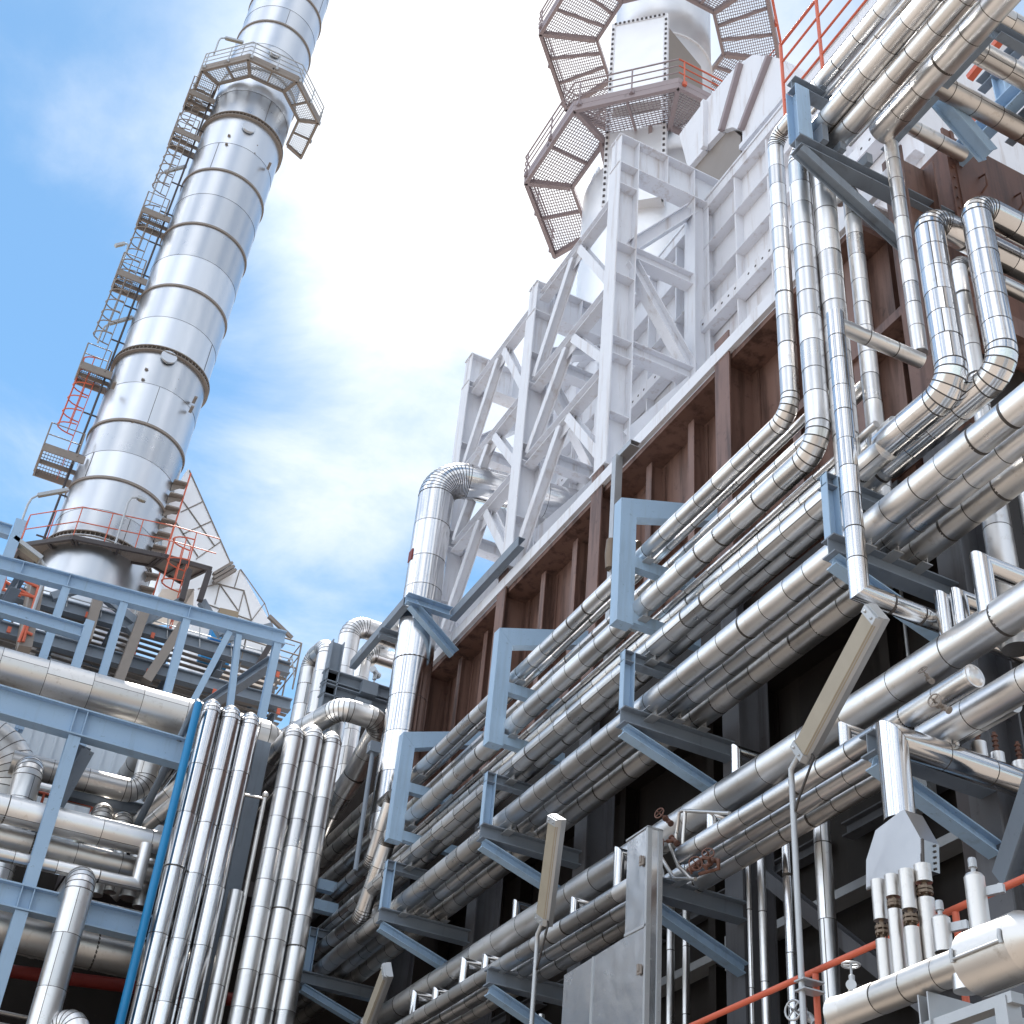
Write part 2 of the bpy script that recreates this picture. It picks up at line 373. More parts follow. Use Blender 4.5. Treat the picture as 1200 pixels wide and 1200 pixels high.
for a_, b_ in (((868, 152), (901, 66)), ((845, 153), (867, 75)), ((825, 174), (825, 119))):
    mb = MB(); mb.bar(hp(*a_, 12.68), hp(*b_, 12.68), .13, .14, up=(1, 0, 0)); mb.build('hood_rib', 'flare_mauve_steel' if a_[0] != 825 else 'grey_steel', hood)
mb = MB(); mb.an(hp(866, 175, 12.6), hp(922, 109, 12.6), .2, .16, .02, flip=-1); mb.build('hood_sill', 'grey_steel', hood)
mb = MB(); mb.prism([hp(806, 199, 12.9), hp(843, 157, 12.9), hp(858, 151, 12.9), hp(868, 160, 12.9), hp(868, 182, 12.9), hp(846, 216, 12.9)][::-1], (3.2, 0, 0)); mb.build('hood_throat', 'taupe_steel', hood)

# ---- pale steel truss along the heater: columns, beams, K braces
truss = thing('support_frame', 'pale grey braced steel frame of tall H columns on the brown heater', 'steel frame', (9.8, 22.4, 18.4))
XT = 9.76
for i, y in enumerate(GY[2:]):
    zt = (27.75, 26.45, 27.2)[i]
    mb = MB(); hcol(mb, XT, y, 18.62, zt, .52, .48, .03)
    for z in [q_ for q_ in (27.0, 25.0, 24.0, 22.1, 21.6, 20) if q_ < zt]: mb.box((XT+.03, y-.24, z), (XT+.49, y+.24, z+.02))
    mb.box((XT-.06, y-.3, 18.58), (XT+.58, y+.3, 18.62))
    mb.build('column', 'grey_steel', truss)
    mb = MB(); mb.ib((XT-.02, y, zt+.53), (12.4 if i else 12.6, y, zt+.53), 1.05, .46, .03, .022)
    for x in (XT+.02, XT+.5, XT+1.3, XT+2.05): mb.box((x, y-.22, zt+.04), (x+.02, y+.22, zt+1.02))
    mb.build('top_beam', 'grey_steel', truss)
    mb = MB(); hcol(mb, 11.82, y, 18.5, zt, .40, .42, .025); mb.build('inner_column', 'grey_steel', truss)
    for z in (25.02, 22.1, 19.3):
        mb = MB(); mb.ib((XT+.52, y, z), (11.82, y, z), .36, .30, .022, .016); mb.build('strut', 'grey_steel', truss)
    for a_, b_ in (((XT+.52, 25.3), (11.84, zt-.25)), ((XT+.52, 24.75), (11.8, 22.35)), ((XT+.52, 19.6), (11.8, 21.85))):
        mb = MB(); mb.ib((a_[0], y, a_[1]), (b_[0], y, b_[1]), .30, .28, .022, .016, up=(0, 1, 0) if a_[1] < 20 else (0, 0, 1)); mb.build('diagonal_brace', 'grey_steel', truss)
for y0, y1 in zip(GY[2:], GY[3:]):
    ym = (y0+y1)/2
    for z, zn in ((26.95 if y0 > 20 else 27.0, 24.0), (24.0, 21.62), (21.62, 19.0)):
        mb = MB(); mb.ib((XT+.24, y0+.2, z), (XT+.24, y1-.2, z), .28, .26, .02, .016); mb.build('side_beam', 'grey_steel', truss)
        for ye in (y0+.26, y1-.26):
            d = 1 if ye > ym else -1
            mb = MB(); mb.ib((XT+.22, ym+.18*d, z-.16), (XT+.22, ye, zn+.2), .22, .22, .018, .014, up=(1, 0, 0)); mb.build('diagonal_brace', 'grey_steel', truss)
        mb = MB(); mb.box((XT+.225, ym-.3, z-.42), (XT+.245, ym+.3, z-.14)); mb.build('gusset_plate', 'grey_steel', truss)

# ---- pipe brackets: cantilever arm, brace and little portal on top (one per frame line), C frames above them
def bracket(y, label, back=10.0, post=True, zb=10.80, x0=8.0, mat='slate_steel', group='triangular brackets under the upper pipe rack', ztop=11.70):
    t = thing('pipe_bracket', label, 'pipe bracket', (x0, y, zb-.25), group)
    mb = MB(); mb.ib((x0, y, zb-.12), (9.74, y, zb-.12), .24, .22, .018, .014); mb.build('arm', mat, t)
    mb = MB(); mb.ib((x0+.05, y, zb-.31), (9.73, y, zb-.84), .15, .17, .018, .014); mb.build('brace', 'blue_steel', t)
    if post:
        mb = MB(); mb.ch((x0+.085, y+.05, zb+.002), (x0+.085, y+.05, ztop), .17, .11, .014, up=(1, 0, 0), flip=-1); mb.build('post', 'blue_steel', t)
        mb = MB(); mb.ib((x0, y+.03, ztop+.002-.085), (9.0, y+.03, ztop+.002-.085), .17, .17, .014, .012); mb.build('upper_arm', mat, t)
    return t
BL = ['nearest upper rack bracket, behind the white front riser pipe', 'upper rack bracket in mid picture, its blue brace ending above the big dark gap',
      'upper rack bracket behind the longer floodlight on the slim pole', 'upper rack bracket second from the far end, above the shortest lamp', 'farthest upper rack bracket beside the vertical pipe bundle']
for y, l, dz in zip(GY, BL, (.06, 0, -.07, -.13, -.16)): bracket(y, l, zb=10.80+dz, ztop=11.70+dz)
def cframe(y, label, dz=0, x0=8.0):
    t = thing('pipe_support', label, 'pipe support', (x0, y, 12.3), 'blue C-shaped frames on the upper rack')
    w, d = .27, .13
    mb = MB(); mb.prism([(x0, y-d, 12.32), (x0+w, y-d, 12.32), (x0+w, y-d, 14.236), (x0, y-d, 14.50)], (0, d*1.6, 0)); mb.build('post', 'blue_steel', t)
    mb = MB(); mb.prism([(x0+.004, y-d+.004, 14.502), (x0+w+.004, y-d+.004, 14.24), (10.28, y-d+.004, 14.97), (10.28, y-d+.004, 15.24)], (0, d*1.6, 0)); mb.build('top_arm', 'blue_steel', t)
    mb = MB(); mb.ch((x0+w, y-d, 13.42), (9.4, y-d, 13.43), .19, .15, .014, flip=-1); mb.build('middle_arm', 'blue_steel', t)
    mb = MB(); mb.ch((x0+w, y-d, 12.45), (9.4, y-d, 12.44), .18, .15, .014, flip=-1); mb.build('bottom_arm', 'blue_steel', t)
    for o in [t]+list(t.children):
        if o is t: o.location.z += dz
    return t
for y, l, dz in ((14.42, 'nearest sky blue C-shaped frame, its post scratched, in the middle of the picture', 0), (18.5, 'sky blue C-shaped frame between its two neighbours, in front of brown wall panels', -.13), (22.6, 'farthest sky blue C-shaped frame, overlapping the fat vertical pipe', -.30)):
    cframe(y, l, dz)
LL = ['lower rack bracket behind the mitred corner pipe at right', 'lower rack bracket half hidden by the sheet metal duct', 'lower rack bracket crossed by the slim pole of the middle lamp']
for y, l in zip((9.55, 13.9, 18.1), LL): bracket(y, l, post=False, zb=8.47, x0=8.22, group='triangular brackets under the lower pipe rack')
US = .0125

# ================================================================ pipes of the upper rack (run along Y)
def yl(X, deg): return X, phi_z(X, deg)
def shoes(X, Z, r, ys): return [shoe(X, y, Z-.0125*(y-12), r) for y in ys]
UP = 'pipes on the upper rack'
aY, bY = 10.72, 10.15
# P1 + riser a + top line t1
x, z1 = yl(8.45, 55.02); zt1 = phi_z(8.45, 64.45)
pipe('leftmost riser, dropping from the topmost rack and running off along the blue frames',
     [(x, -3, zt1), (x, aY, zt1), (x, aY, z1), (x, 23.9, z1), (x, 24.6, z1-1.1), (x, 31, z1-1.1)], .125, [0, 1.8, 2.4, 1.6, 1.6, 0], slope=US, group=UP, mats=('alu', 'seam'), shoes=shoes(x, z1, .108, (14.36, 18.45, 22.55)))
# P2 + riser b + t2
x, z2 = yl(8.40, 52.82); zt2 = phi_z(8.34, 63.42)
pipe('second riser from the left, running on along the bottom arms of the blue frames',
     [(x, -3, zt2), (x, bY, zt2), (x, bY, z2), (x, 23.6, z2), (x, 24.5, z2-1.25), (x, 31, z2-1.25)], .155, [0, 1.8, 2.2, 1.6, 1.6, 0], slope=US, group=UP, shoes=shoes(x, z2, .142, (14.36, 18.45, 22.55)))
X1, Z1 = 8.70, phi_z(8.70, 54.36)
pipe('thin pipe tucked behind the top pipe on the middle arms', [(X1, 9.9, Z1), (X1, 24.0, Z1)], .06, group=UP, slope=US, seam=.6)
X1, Z1 = 9.0, phi_z(9.0, 53.5)
pipe('medium pipe behind the thin one on the middle arms of the blue frames', [(X1, 9.9, Z1), (X1, 28, Z1)], .1, group=UP, slope=US)
X1, Z1 = 8.74, phi_z(8.74, 51.82)
pipe('thin pipe tucked under the fat pipe on the bottom arms', [(X1, 9.5, Z1), (X1, 25.5, Z1)], .05, group=UP, slope=US, seam=.6)
X1, Z1 = 9.05, phi_z(9.05, 51.25)
pipe('medium pipe farthest in on the bottom arms, mostly shaded', [(X1, 9.5, Z1), (X1, 28, Z1)], .1, group=UP, slope=US)
# P3 / G1 / riser g
x, z3 = 8.42, phi_z(8.42, 50.6)
pipe('pipe riding on the small portals of the brackets, below the blue frames', [(x, 9.05, z3), (x, 30.5, z3)], .145, group=UP, slope=US, shoes=shoes(x, z3, .14, (14.15, 18.4, 22.45)))
x, z4 = 8.76, phi_z(8.76, 49.83)
pipe('shaded pipe behind the one riding on the bracket portals', [(x, 8.6, z4), (x, 30.5, z4)], .125, group=UP, slope=US)
# P4 P5 P6
x, z = 8.42, phi_z(8.42, 48.12)
pipe('front pipe lying on the long bracket arms of the upper rack', [(x, -3, z), (x, 31, z)], .165, group=UP, slope=US, shoes=shoes(x, z, .162, GY[:4]))
x, z = 8.80, phi_z(8.80, 46.98)
pipe('middle pipe of three lying on the long bracket arms', [(x, -3, z), (x, 31, z)], .14, group=UP, slope=US, shoes=shoes(x, z, .135, GY[:4]))
x, z = 9.20, phi_z(9.20, 45.78)
pipe('innermost pipe of three lying on the long bracket arms, over the dark gap', [(x, -3, z), (x, 31, z)], .165, group=UP, slope=US, mats=('alu_old', 'seam'), shoes=shoes(x, z, .16, GY[:4]))
# top lines t3, t4 and risers c, d
RS = 'vertical risers at the upper right'
zt = 18.10; x3 = (zt-1.6)/tan(radians(62.36)); y3 = x3*tan(radians(49.0))
pipe('third riser from the left, fed by a top rack pipe, ending behind the fat elbow', [(x3, -3, zt), (x3, y3, zt), (x3, y3, 11.4)], .16, [0, 1.5, 0], group=RS)
zt4 = 18.15; x4 = (zt4-1.6)/tan(radians(61.17)); y4 = x4*tan(radians(47.4))
pipe('fattest pipe of the top rack nearest its blue edge beam, with its slimmer riser below', [(x4, -3, zt4), (x4, 9.2, zt4)], .19, group=RS)
xd = 9.02; yd = xd*tan(radians(47.45))
pipe('fourth riser from the left, in front of the rusty wall panel', [(xd, yd+.25, 17.6), (xd, yd, 17.5), (xd, yd, 11.2)], .115, [0, 1.2, 0], group=RS)
xt6 = 8.98; pipe('slim bright tube lying in the groove beside the fattest top rack pipe', [(xt6, -3, phi_z(xt6, 61.9)), (xt6, 9.7, phi_z(xt6, 61.9))], .055, group=RS, seam=.7)
xt5 = 8.62; pipe('slim tube squeezed between the two outer pipes of the top rack', [(xt5-.1, -3, phi_z(xt5-.1, 64.0)), (xt5-.1, 9.9, phi_z(xt5-.1, 64.0))], .045, group=RS, seam=.7)
# e: mitred front riser with its branch, f
xe, ye = 8.0, 8.0*tan(radians(49.0))
zb_e = A(1003, 692, 'Y', ye)[2]; zb_t = A(980, 380, 'Y', ye)[2]
xf, yf = 9.28, 9.28*tan(radians(44.7))
er = pipe('bright front riser with a mitred foot that turns in under the upper rack', [(xe, ye, zb_t+.16), (xe, ye, zb_e), (10.4, ye, zb_e)], .108, mitre=True, group=RS, seam=.42, mats=('alu_bright', 'seam'))
pipe('short sloping link pipe between the bright front riser and the slim riser behind', [(xe+.05, ye, zb_t), (xf, yf, A(1085, 418, 'X', xf)[2])], .10, group=RS, mats=ALU)
ztf = A(1044, 170, 'X', xf)[2]
pipe('slim riser hanging below the end of the fattest top rack pipe', [(xf, yf, ztf), (xf, yf, A(1080, 405, 'X', xf)[2]-.1)], .10, group=RS, seam=.42)
# g, h, i
xg = 8.45; yg = xg*tan(radians(43.25)); zg = phi_z(xg, 50.85); ztg = A(1090, 262, 'X', xg)[2]+.12
pipe('fat goose neck pipe, left of the pair, bending down onto the upper rack', [(11.4, yg, ztg), (xg, yg, ztg), (xg, yg, zg), (xg, 9.1, zg)], .176, [0, 1.35, 1.7, 0], group=RS, mats=('alu_bright', 'seam'), seam=.36)
xh = 8.75; yh = xh*tan(radians(40.6)); zh = phi_z(xh, 50.0); zth = A(1143, 248, 'X', xh)[2]+.12
pipe('fat goose neck pipe, right of the pair, in front of the rusty end box', [(12.5, yh, zth), (xh, yh, zth), (xh, yh, zh), (xh, 9.4, zh)], .170, [0, 1.35, 1.7, 0], group=RS, mats=('alu_bright', 'seam'), seam=.36)
xi = 9.4; yi = xi*tan(radians(42.05))
pipe('slim pipe standing in the gap between the two fat goose necks', [(xi+1.2, yi, A(1128, 300, 'X', xi)[2]), (xi, yi, A(1128, 300, 'X', xi)[2]), (xi, yi, 11.6)], .10, [0, 1.2, 0], group=RS)
# bracket carrying the top rack
tb = thing('top_bracket', 'blue cantilever bracket holding up the ends of the topmost pipes', 'pipe bracket', (8.0, 9.65, 17.7))
mb = MB(); mb.ib((7.96, 9.65, 17.68), (10.86, 9.65, 17.68), .22, .24, .018, .014); mb.build('arm', 'slate_steel', tb)
mb = MB(); mb.ib((7.98, 9.62, 17.52), (9.75, 9.62, 16.55), .17, .17, .018, .014, up=(0, 1, 0)); mb.build('brace', 'slate_steel', tb)
mb = MB(); mb.ib((8.06, 9.65, 17.80), (8.06, 9.65, 18.95), .24, .24, .018, .014, up=(0, 1, 0)); mb.build('post', 'blue_steel', tb)
mb = MB(); mb.ib((7.96, 9.65, 19.06), (9.0, 9.65, 19.06), .2, .2, .016, .012); mb.build('upper_arm', 'slate_steel', tb)
for xx, zz, rr in ((8.34, zt2, .142), (x3, zt, .145), (x4, zt4, .178)):
    mb = MB(); mb.box((xx-.05, 9.45, 17.80), (xx+.05, 9.85, zz-rr*.8)); mb.build('saddle', 'slate_steel', tb)
mb = MB(); mb.box((8.40, 9.5, 19.17), (8.50, 9.8, zt1-.07)); mb.build('saddle', 'slate_steel', tb)

# ================================================================ lower rack
LO = 'pipes on the lower rack'
x, z = 9.0, phi_z(9.0, 41.02)
pipe('fattest pipe of the lower rack, running behind the little bent stubs', [(x, -2, z), (x, 30.5, z)], .2, group=LO, mats=('alu', 'seam'), seam=.8)
XQ, ZQ = 8.45, phi_z(8.45, 39.45)
yend = A(1140, 783, 'X', XQ)[1]; yv0 = A(800, 992, 'X', XQ)[1]; yv1 = A(782, 1002, 'X', XQ)[1]
o = pipe('front pipe of the lower rack ending in a domed cap above the corner pipe', [(XQ, yend, ZQ), (XQ, yv0, ZQ)], .115, group=LO)
mb = MB(); mb.lathe([(.12, -.02), (.12, .012), (.105, .014), (.085, .03), (.05, .045), (.001, .052)], (XQ, yend, ZQ), axis=(0, -1, 0), n=26); mb.build('end_cap', 'alu', o)
pipe('front pipe of the lower rack running away behind the sheet metal duct', [(XQ, yv1+.25, ZQ), (XQ, 30.5, ZQ)], .115, group=LO)
pipe('middle pipe of the lower rack, stopping short of the corner pipe', [(8.75, A(1032, 906, 'X', 8.75)[1], phi_z(8.75, 38.42)), (8.75, 30.5, phi_z(8.75, 38.42))], .11, group=LO)
pipe('innermost pipe of the lower rack over the dark gap', [(9.06, 8.4, phi_z(9.06, 37.5)), (9.06, 30.5, phi_z(9.06, 37.5))], .11, group=LO, mats=('alu_old', 'seam'))
ZQ1 = phi_z(9.0, 41.02)+.05
def stub(px, py, X, h, label, ln=.5, r=.07):
    p = A(px, py, 'X', X); zb_ = ZQ1 if X > 8.7 else ZQ+.03
    return pipe(label, [(X, p[1], min(zb_, p[2]-.2)), (X, p[1], p[2]), (X+ln, p[1], p[2])], r, mitre=True, seam=.5, group='bent stubs on the lower rack', mats=('alu_bright', 'seam'))
for (px, py, X, h, l) in ((545, 1128, 8.45, .55, 'left stub of the far pair standing on the lower front pipe'), (570, 1124, 8.47, .5, 'right stub of the far pair standing on the lower front pipe'),
        (487, 1166, 8.45, .5, 'bent stub left of the far pair, beside the shortest lamp'), (512, 1163, 8.47, .45, 'low bent stub beside the shortest lamp, partly behind the pipe'),
        (606, 1060, 9.0, .5, 'upright stub just above the fattest lower pipe, left of the middle lamp'), (674, 1058, 8.48, .45, 'stub directly right of the middle lamp head'),
        (726, 1000, 8.46, .5, 'stub standing just left of the sheet metal duct'), (863, 880, 9.02, .6, 'stub standing behind the fattest lower pipe, left of the big lamp'),
        (990, 855, 8.48, .5, 'stub peeping out right of the big lamp head'), (835, 960, 8.48, .5, 'stub behind the rusty valves')):
    stub(px, py, X, h, l)
# thick pipes that rise from the fat lower pipe at right
for (px, py, X, h, r, l) in ((1105, 703, 8.95, .45, .085, 'short collar stub under the foot of the bright front riser'), (1124, 700, 9.0, .5, .09, 'mitred stub next to the collar stub on the fattest lower pipe'), (1150, 660, 8.9, .75, .105, 'tall mitred stub at right on the fattest lower pipe')):
    stub(px, py, X, h, l, 1.6, r)
# U: fat capped pipe at far right
XU = 8.9; zu = phi_z(XU, 37.97); yu = A(1082, 832, 'X', XU)[1]
t = pipe('fat pipe coming in from the right edge with a rounded reducer end', [(XU, -2, zu), (XU, yu, zu)], .165, group=LO, seam=.7, shoes=())
# V: mitred pipe feeding the hood
YV = 9.15; zv = A(1040, 868, 'Y', YV)[2]+.04; xv = 8.19
pipe('corner pipe with a mitred top that feeds the sheet metal hood', [(12.5, YV, zv-.0), (xv, YV, zv), (xv, YV, A(1058, 963, 'Y', YV)[2])], .148, mitre=True, mats=('alu_bright', 'seam'), seam=.6)
# ================================================================ lower right: hood, header, rails, lamps, duct
# hood below the corner pipe
XH = 7.93
hb = thing('transition_hood', 'grey sheet metal hood spreading from the corner pipe to four small pipes', 'duct hood', (XH, 9.2, 6.9))
def hh(px, py): return A(px, py, 'X', XH)
poly = [hh(1026, 973), hh(1056, 950), hh(1060, 949), hh(1079, 983), hh(1080, 1017), hh(1052, 1027), hh(1015, 1042), hh(1015, 1008)]
mb = MB(); mb.prism(poly, (.2, 0, 0)); mb.build('hood_shell', 'sheet_dull', hb)
mb = MB()
for a_, b_ in zip(poly[3:6], poly[4:7]): mb.bar(V(a_)+V((.01, -.004, 0)), V(b_)+V((.01, -.004, 0)), .03, .02, up=(1, 0, 0))
for k in range(5):
    q = V(poly[3]).lerp(V(poly[4]), (k+.5)/5); mb.sphere(q+V((.15, -.01, 0)), .012, 6)
mb.build('flange_strip', 'seam', hb)
# header pipe along Y with its small flanged feeders
XHd = 7.62; zhd = phi_z(XHd, 27.5); rh = .132
y0 = A(990, 1165, 'X', XHd)[1]; y1 = A(1140, 1100, 'X', XHd)[1]
hd = thing('header_pipe', 'fat silver header pipe with clamped end drum low in the right corner', 'pipe', (XHd, y1, zhd))
mb = MB(); mb.run((XHd, y0-.05, zhd), (XHd, y1, zhd), rh, .42, lap=2); mb.cone((XHd, y0-.05, zhd), (XHd, y0+.12, zhd), rh, rh*1.12, tone=.6); mb.build('pipe_run', ('alu_old', 'seam'), hd)
mb = MB(); zz = phi_z(XHd, 27.3); rr = .245
mb.run((XHd, y1, zz), (XHd, y1-.55, zz), rr, .6); mb.cone((XHd, y1-.55, zz), (XHd, y1-.72, zz), rr, .17); mb.run((XHd, y1-.72, zz), (XHd, -2, zz), .17, .6)
dr = mb.build('drum', ('alu_old', 'seam'), hd)
mb = MB()
for yy_ in (y1-.02, y1-.53):
    for sx in (-1,): mb.tube([(XHd+rr*sx*1.02, yy_, zz-.05), (XHd+rr*sx*1.06, yy_, zz), (XHd+rr*sx*1.02, yy_, zz+.05)], .018, 6)
mb.tube([(XHd-rr*1.04, y1-.02, zz-.03), (XHd-rr*1.04, y1-.53, zz-.03)], .012, 6)
mb.build('clamp', 'galv', dr)
SMALL = 'small feeder pipes between the hood and the header pipe'
for i, (pt, pb, w, gap, l) in enumerate((((1029, 1036), (1032, 1148), 17, (1080, 1104), 'first feeder pipe from the left, its open flange lowest'), ((1045, 1030), (1050, 1137), 17, (1052, 1068), 'second feeder pipe from the left, its open flange near the hood'),
        ((1062, 1024), (1068, 1130), 18, (1068, 1090), 'third feeder pipe from the left, its open flange halfway down'), ((1081, 1018), (1085, 1122), 20, (1035, 1055), 'fourth feeder pipe, thickest, its open flange close under the hood'))):
    Xs = 7.78 if i != 3 else 7.9
    a_ = A(*pt, 'X', Xs); z2_ = A(*pb, 'X', Xs)[2]-.05; yy_ = a_[1]
    D = (V(a_)-CAM).dot(ax_f); r_ = w*D/FPX/2
    g0 = A(pt[0]+1, gap[0], 'X', Xs)[2]; g1 = A(pt[0]+1, gap[1], 'X', Xs)[2]
    t = thing('feeder_pipe', l, 'pipe', (Xs, yy_, z2_), SMALL)
    mb = MB(); mb.lathe([(.001, 0), (r_, 0), (r_, 0), (r_, 0+a_[2]+.03-g0), (.001, a_[2]+.03-g0)], (Xs, yy_, g0), n=20); mb.build('upper_sleeve', 'alu_old', t)
    mb = MB(); mb.lathe([(r_, 0), (r_, 0), (r_, g1-z2_), (r_, g1-z2_), (.001, g1-z2_)], (Xs, yy_, z2_), n=20); mb.build('lower_sleeve', 'alu_old', t)
    mb = MB(); h = g0-g1; mb.lathe([(r_*.35, 0), (r_*.35, h)], (Xs, yy_, g1), n=12)
    for q in (.38, .62): mb.lathe([(.001, -.012), (r_*.95, -.012), (r_*.95, .012), (.001, .012)], (Xs, yy_, g1+h*q), n=16, smooth=False)
    for k in range(6):
        an_ = k*pi/3; mb.tube([(Xs+r_*.75*cos(an_), yy_+r_*.75*sin(an_), g1+h*.2), (Xs+r_*.75*cos(an_), yy_+r_*.75*sin(an_), g1+h*.8)], .009, 5)
    mb.build('flange', 'brass', t)
def capsule(px, pyt, pyb, X, w, label):
    a_ = A(px[0], pyt, 'X', X); b_ = A(px[1], pyb, 'X', X); D = (V(a_)-CAM).dot(ax_f); r_ = w*D/FPX/2; h = a_[2]-b_[2]
    t = thing('vent_canister', label, 'pipe vent', (X, a_[1], b_[2]), 'capped canisters standing on the header pipe')
    mb = MB(); mb.lathe([(r_, 0), (r_, h*.93), (r_*.8, h*.985), (.001, h)], b_[:1]+[] if False else (X, a_[1], b_[2]), n=22); mb.build('sleeve', 'alu_old', t)
    mb = MB(); mb.lathe([(.02, 0), (.02, .06), (.036, .06), (.036, .06), (.036, .12), (.03, .14), (.001, .14)], (X, a_[1], b_[2]+h-.01), n=10); mb.build('plug', 'galv', t)
    mb = MB(); mb.bar((X+r_*.6, a_[1]-r_*.8, b_[2]+h*.66), (X+r_*.6+.05, a_[1]-r_*1.5-.08, b_[2]+h*.66), .04, .07); mb.tube([(X+r_, a_[1]-r_*1.5-.05, b_[2]+h*.58), (X+r_, a_[1]-r_*1.5-.05, b_[2]+h*.75)], .015, 6); mb.build('clamp', 'galv', t)
capsule((1102, 1108), 1074, 1116, 7.7, 22, 'short capped canister right of the feeder pipes')
capsule((1141, 1147), 1024, 1092, 7.7, 24, 'tall capped canister standing before the red handrail')
mb = MB(); q = A(1133, 1162, 'X', XHd); mb.lathe([(.001, 0), (.1, 0), (.1, 0), (.1, .3), (.001, .3)], (XHd, q[1], q[2]), n=20); o = mb.build('drain_stub', 'alu', hd)
mb = MB(); q = A(1103, 1165, 'X', XHd); mb.ch((XHd-.1, q[1]+.1, zz-.36), (XHd+1.6, q[1]+.1, zz-.36), .12, .25, .014, up=(0, 1, 0)); mb.ch((XHd-.02, q[1]-.75, zz-.9), (XHd-.02, q[1]-.75, zz-.34), .14, .12, .014, up=(1, 0, 0))
mb.bar((XHd-.02, q[1]+.2, zz-.36), (XHd-.02, q[1]-.8, zz-.36), .12, .08)
o = mb.build('pipe_stand', 'galv'); tag(o, 'grey channel stand under the clamped drum of the header pipe', 'pipe support')
# red handrail (runs along Y) and second rail
XR = 8.15; zr = phi_z(XR, 30.08)
rl = thing('handrail', 'orange red tubular handrail slanting behind the feeder pipes', 'handrail', (XR, 9, zr-1.1))
mb = MB(); mb.tube([(XR, -2, zr), (XR, 16.5, zr)], .032, 12); mb.build('top_rail', 'red_paint', rl)
mb = MB(); mb.tube([(XR, -2, zr-.55), (XR, 16.5, zr-.55)], .026, 10); mb.build('mid_rail', 'red_paint', rl)
for az_ in (52.11, 46.36, 57.6, 61.5):
    yy_ = XR*tan(radians(az_)); mb = MB(); mb.tube([(XR, yy_, zr-1.15), (XR, yy_, zr-.03)], .032, 10); mb.build('post', 'red_paint', rl)
mb = MB(); mb.box((XR-.1, -2, zr-1.22), (XR+.8, 16.6, zr-1.15)); o = mb.build('walkway', 'galv'); tag(o, 'narrow grey walkway carrying the orange red handrail, below the picture', 'walkway')
# floodlights on poles
def lamp(label, pole_top, az_, X, c0, c1, zbot, dx=0.0, w=.27):
    y = X*tan(radians(az_)); p = A(*pole_top, 'X', X); zt_ = p[2]
    t = thing('floodlight', label, 'lamp', (X, y, zbot), 'fluorescent lamps on slim poles')
    e0, e1 = V(A(*c0, 'X', X-.02)), V(A(*c1, 'X', X-dx)); d = (e1-e0).normalized()
    mb = MB(); mb.tube([(X, y, zbot), (X, y, zt_-.12), (X-.01, y-.012, zt_+.05), tuple(e0+d*.02+V((0, 0, .06)))], .032, 12); mb.build('pole', 'galv', t)
    u = V((-.95, -.1, -.1)); s_ = d.cross(u).normalized(); u = s_.cross(d)
    mb = MB(); prof = [(-w/2, .05), (-w/2, -.02), (-w/2*.8, -.07), (w/2*.8, -.07), (w/2, -.02), (w/2, .05)]
    mb.prism([e0+s_*x_-u*(-y_)*-1 for x_, y_ in prof], e1-e0); hs = mb.build('housing', 'galv', t)
    mb = MB(); mb.prism([e0+d*.05+s_*x_+u*y_ for x_, y_ in ((-w*.44, .053), (-w*.36, .085), (w*.36, .085), (w*.44, .053))], (e1-e0)*.93); mb.build('lamp_cover', 'lamp_cover', t)
    for ee in (e0+d*.012, e1-d*.10):
        mb = MB()
        mb.prism([ee+s_*x_+u*y_ for x_, y_ in ((-w/2*1.04, .05), (-w*.42, .098), (w*.42, .098), (w/2*1.04, .05))], d*.085)
        for sx in (-1, 1): mb.sphere(ee+d*.04+s_*w*.22*sx+u*.1, .016, 8)
        mb.build('end_clip', 'galv', t)
    q = e0+d*.12
    mb = MB(); mb.tube([q, q+V((.0, -.10, -.16)), V((X, y-.09, zt_-.32)), V((X, y-.035, zt_-.42))], .014, 6); mb.build('cable', 'cable', t)
    return t
lamp('largest floodlight, leaning across the lower pipe rack on a slim grey pole', (932, 905), 52.68, 7.95, (940, 886), (1030, 716), 3.4, .25)
lamp('middle floodlight with a rust stain on its cover, on a slim pole', (630, 1100), 63.59, 7.95, (638, 1082), (654, 957), 3.4, .35)
lamp('shortest floodlight at the bottom edge, leaning right', (418, 1215), 70.4, 7.95, (430, 1205), (456, 1136), 3.4, .3)
mb = MB(); y_ = 7.95*tan(radians(52.68)); mb.box((7.9, y_-.10, zr-.16), (8.14, y_+.05, zr-.145)); mb.box((7.9, y_-.10, zr-.25), (8.14, y_+.05, zr-.235)); o = mb.build('clamp_plate', 'galv'); tag(o, 'pair of small clamp plates fixing the big lamp pole to the handrail post', 'clamp')
# sheet metal duct
XD = 7.98
dt = thing('sheet_metal_duct', 'bare grey sheet metal duct with riveted corner widening downwards', 'duct', (XD, 13.5, 5))
def dd(px, py): return A(px, py, 'X', XD)
yR = XD*tan(radians(59.02)); yL = XD*tan(radians(59.92)); yLL = XD*tan(radians(62.38))
zT1 = dd(759, 970)[2]; zK = dd(733, 1098)[2]; zL = dd(661, 1143)[2]; zE = dd(755, 1085)[2]
mb = MB(); mb.prism([(XD, yR, 4.2), (XD, yR, zT1), (XD, yL, zT1-.02), (XD, yL, zK), (XD, yLL, zL), (XD, yLL, 4.2)], (.18, 0, 0)); body = mb.build('duct_shell', 'sheet', dt)
mb = MB(); mb.box((XD-.012, yR-.012, 4.2), (XD+.05, yR+.03, zT1+.01)); mb.box((XD+.14, yR-.012, 4.2), (XD+.20, yR+.02, zT1+.01)); mb.box((XD-.012, yR-.012, zT1), (XD+.20, yL+.02, zT1+.02))
for k in range(int((zT1-4.45)/.16)): mb.sphere((XD+.02, yR-.014, 4.4+k*.16), .008, 5); mb.sphere((XD+.17, yR-.014, 4.4+k*.16), .008, 5)
mb.build('corner_strip', 'galv', dt)
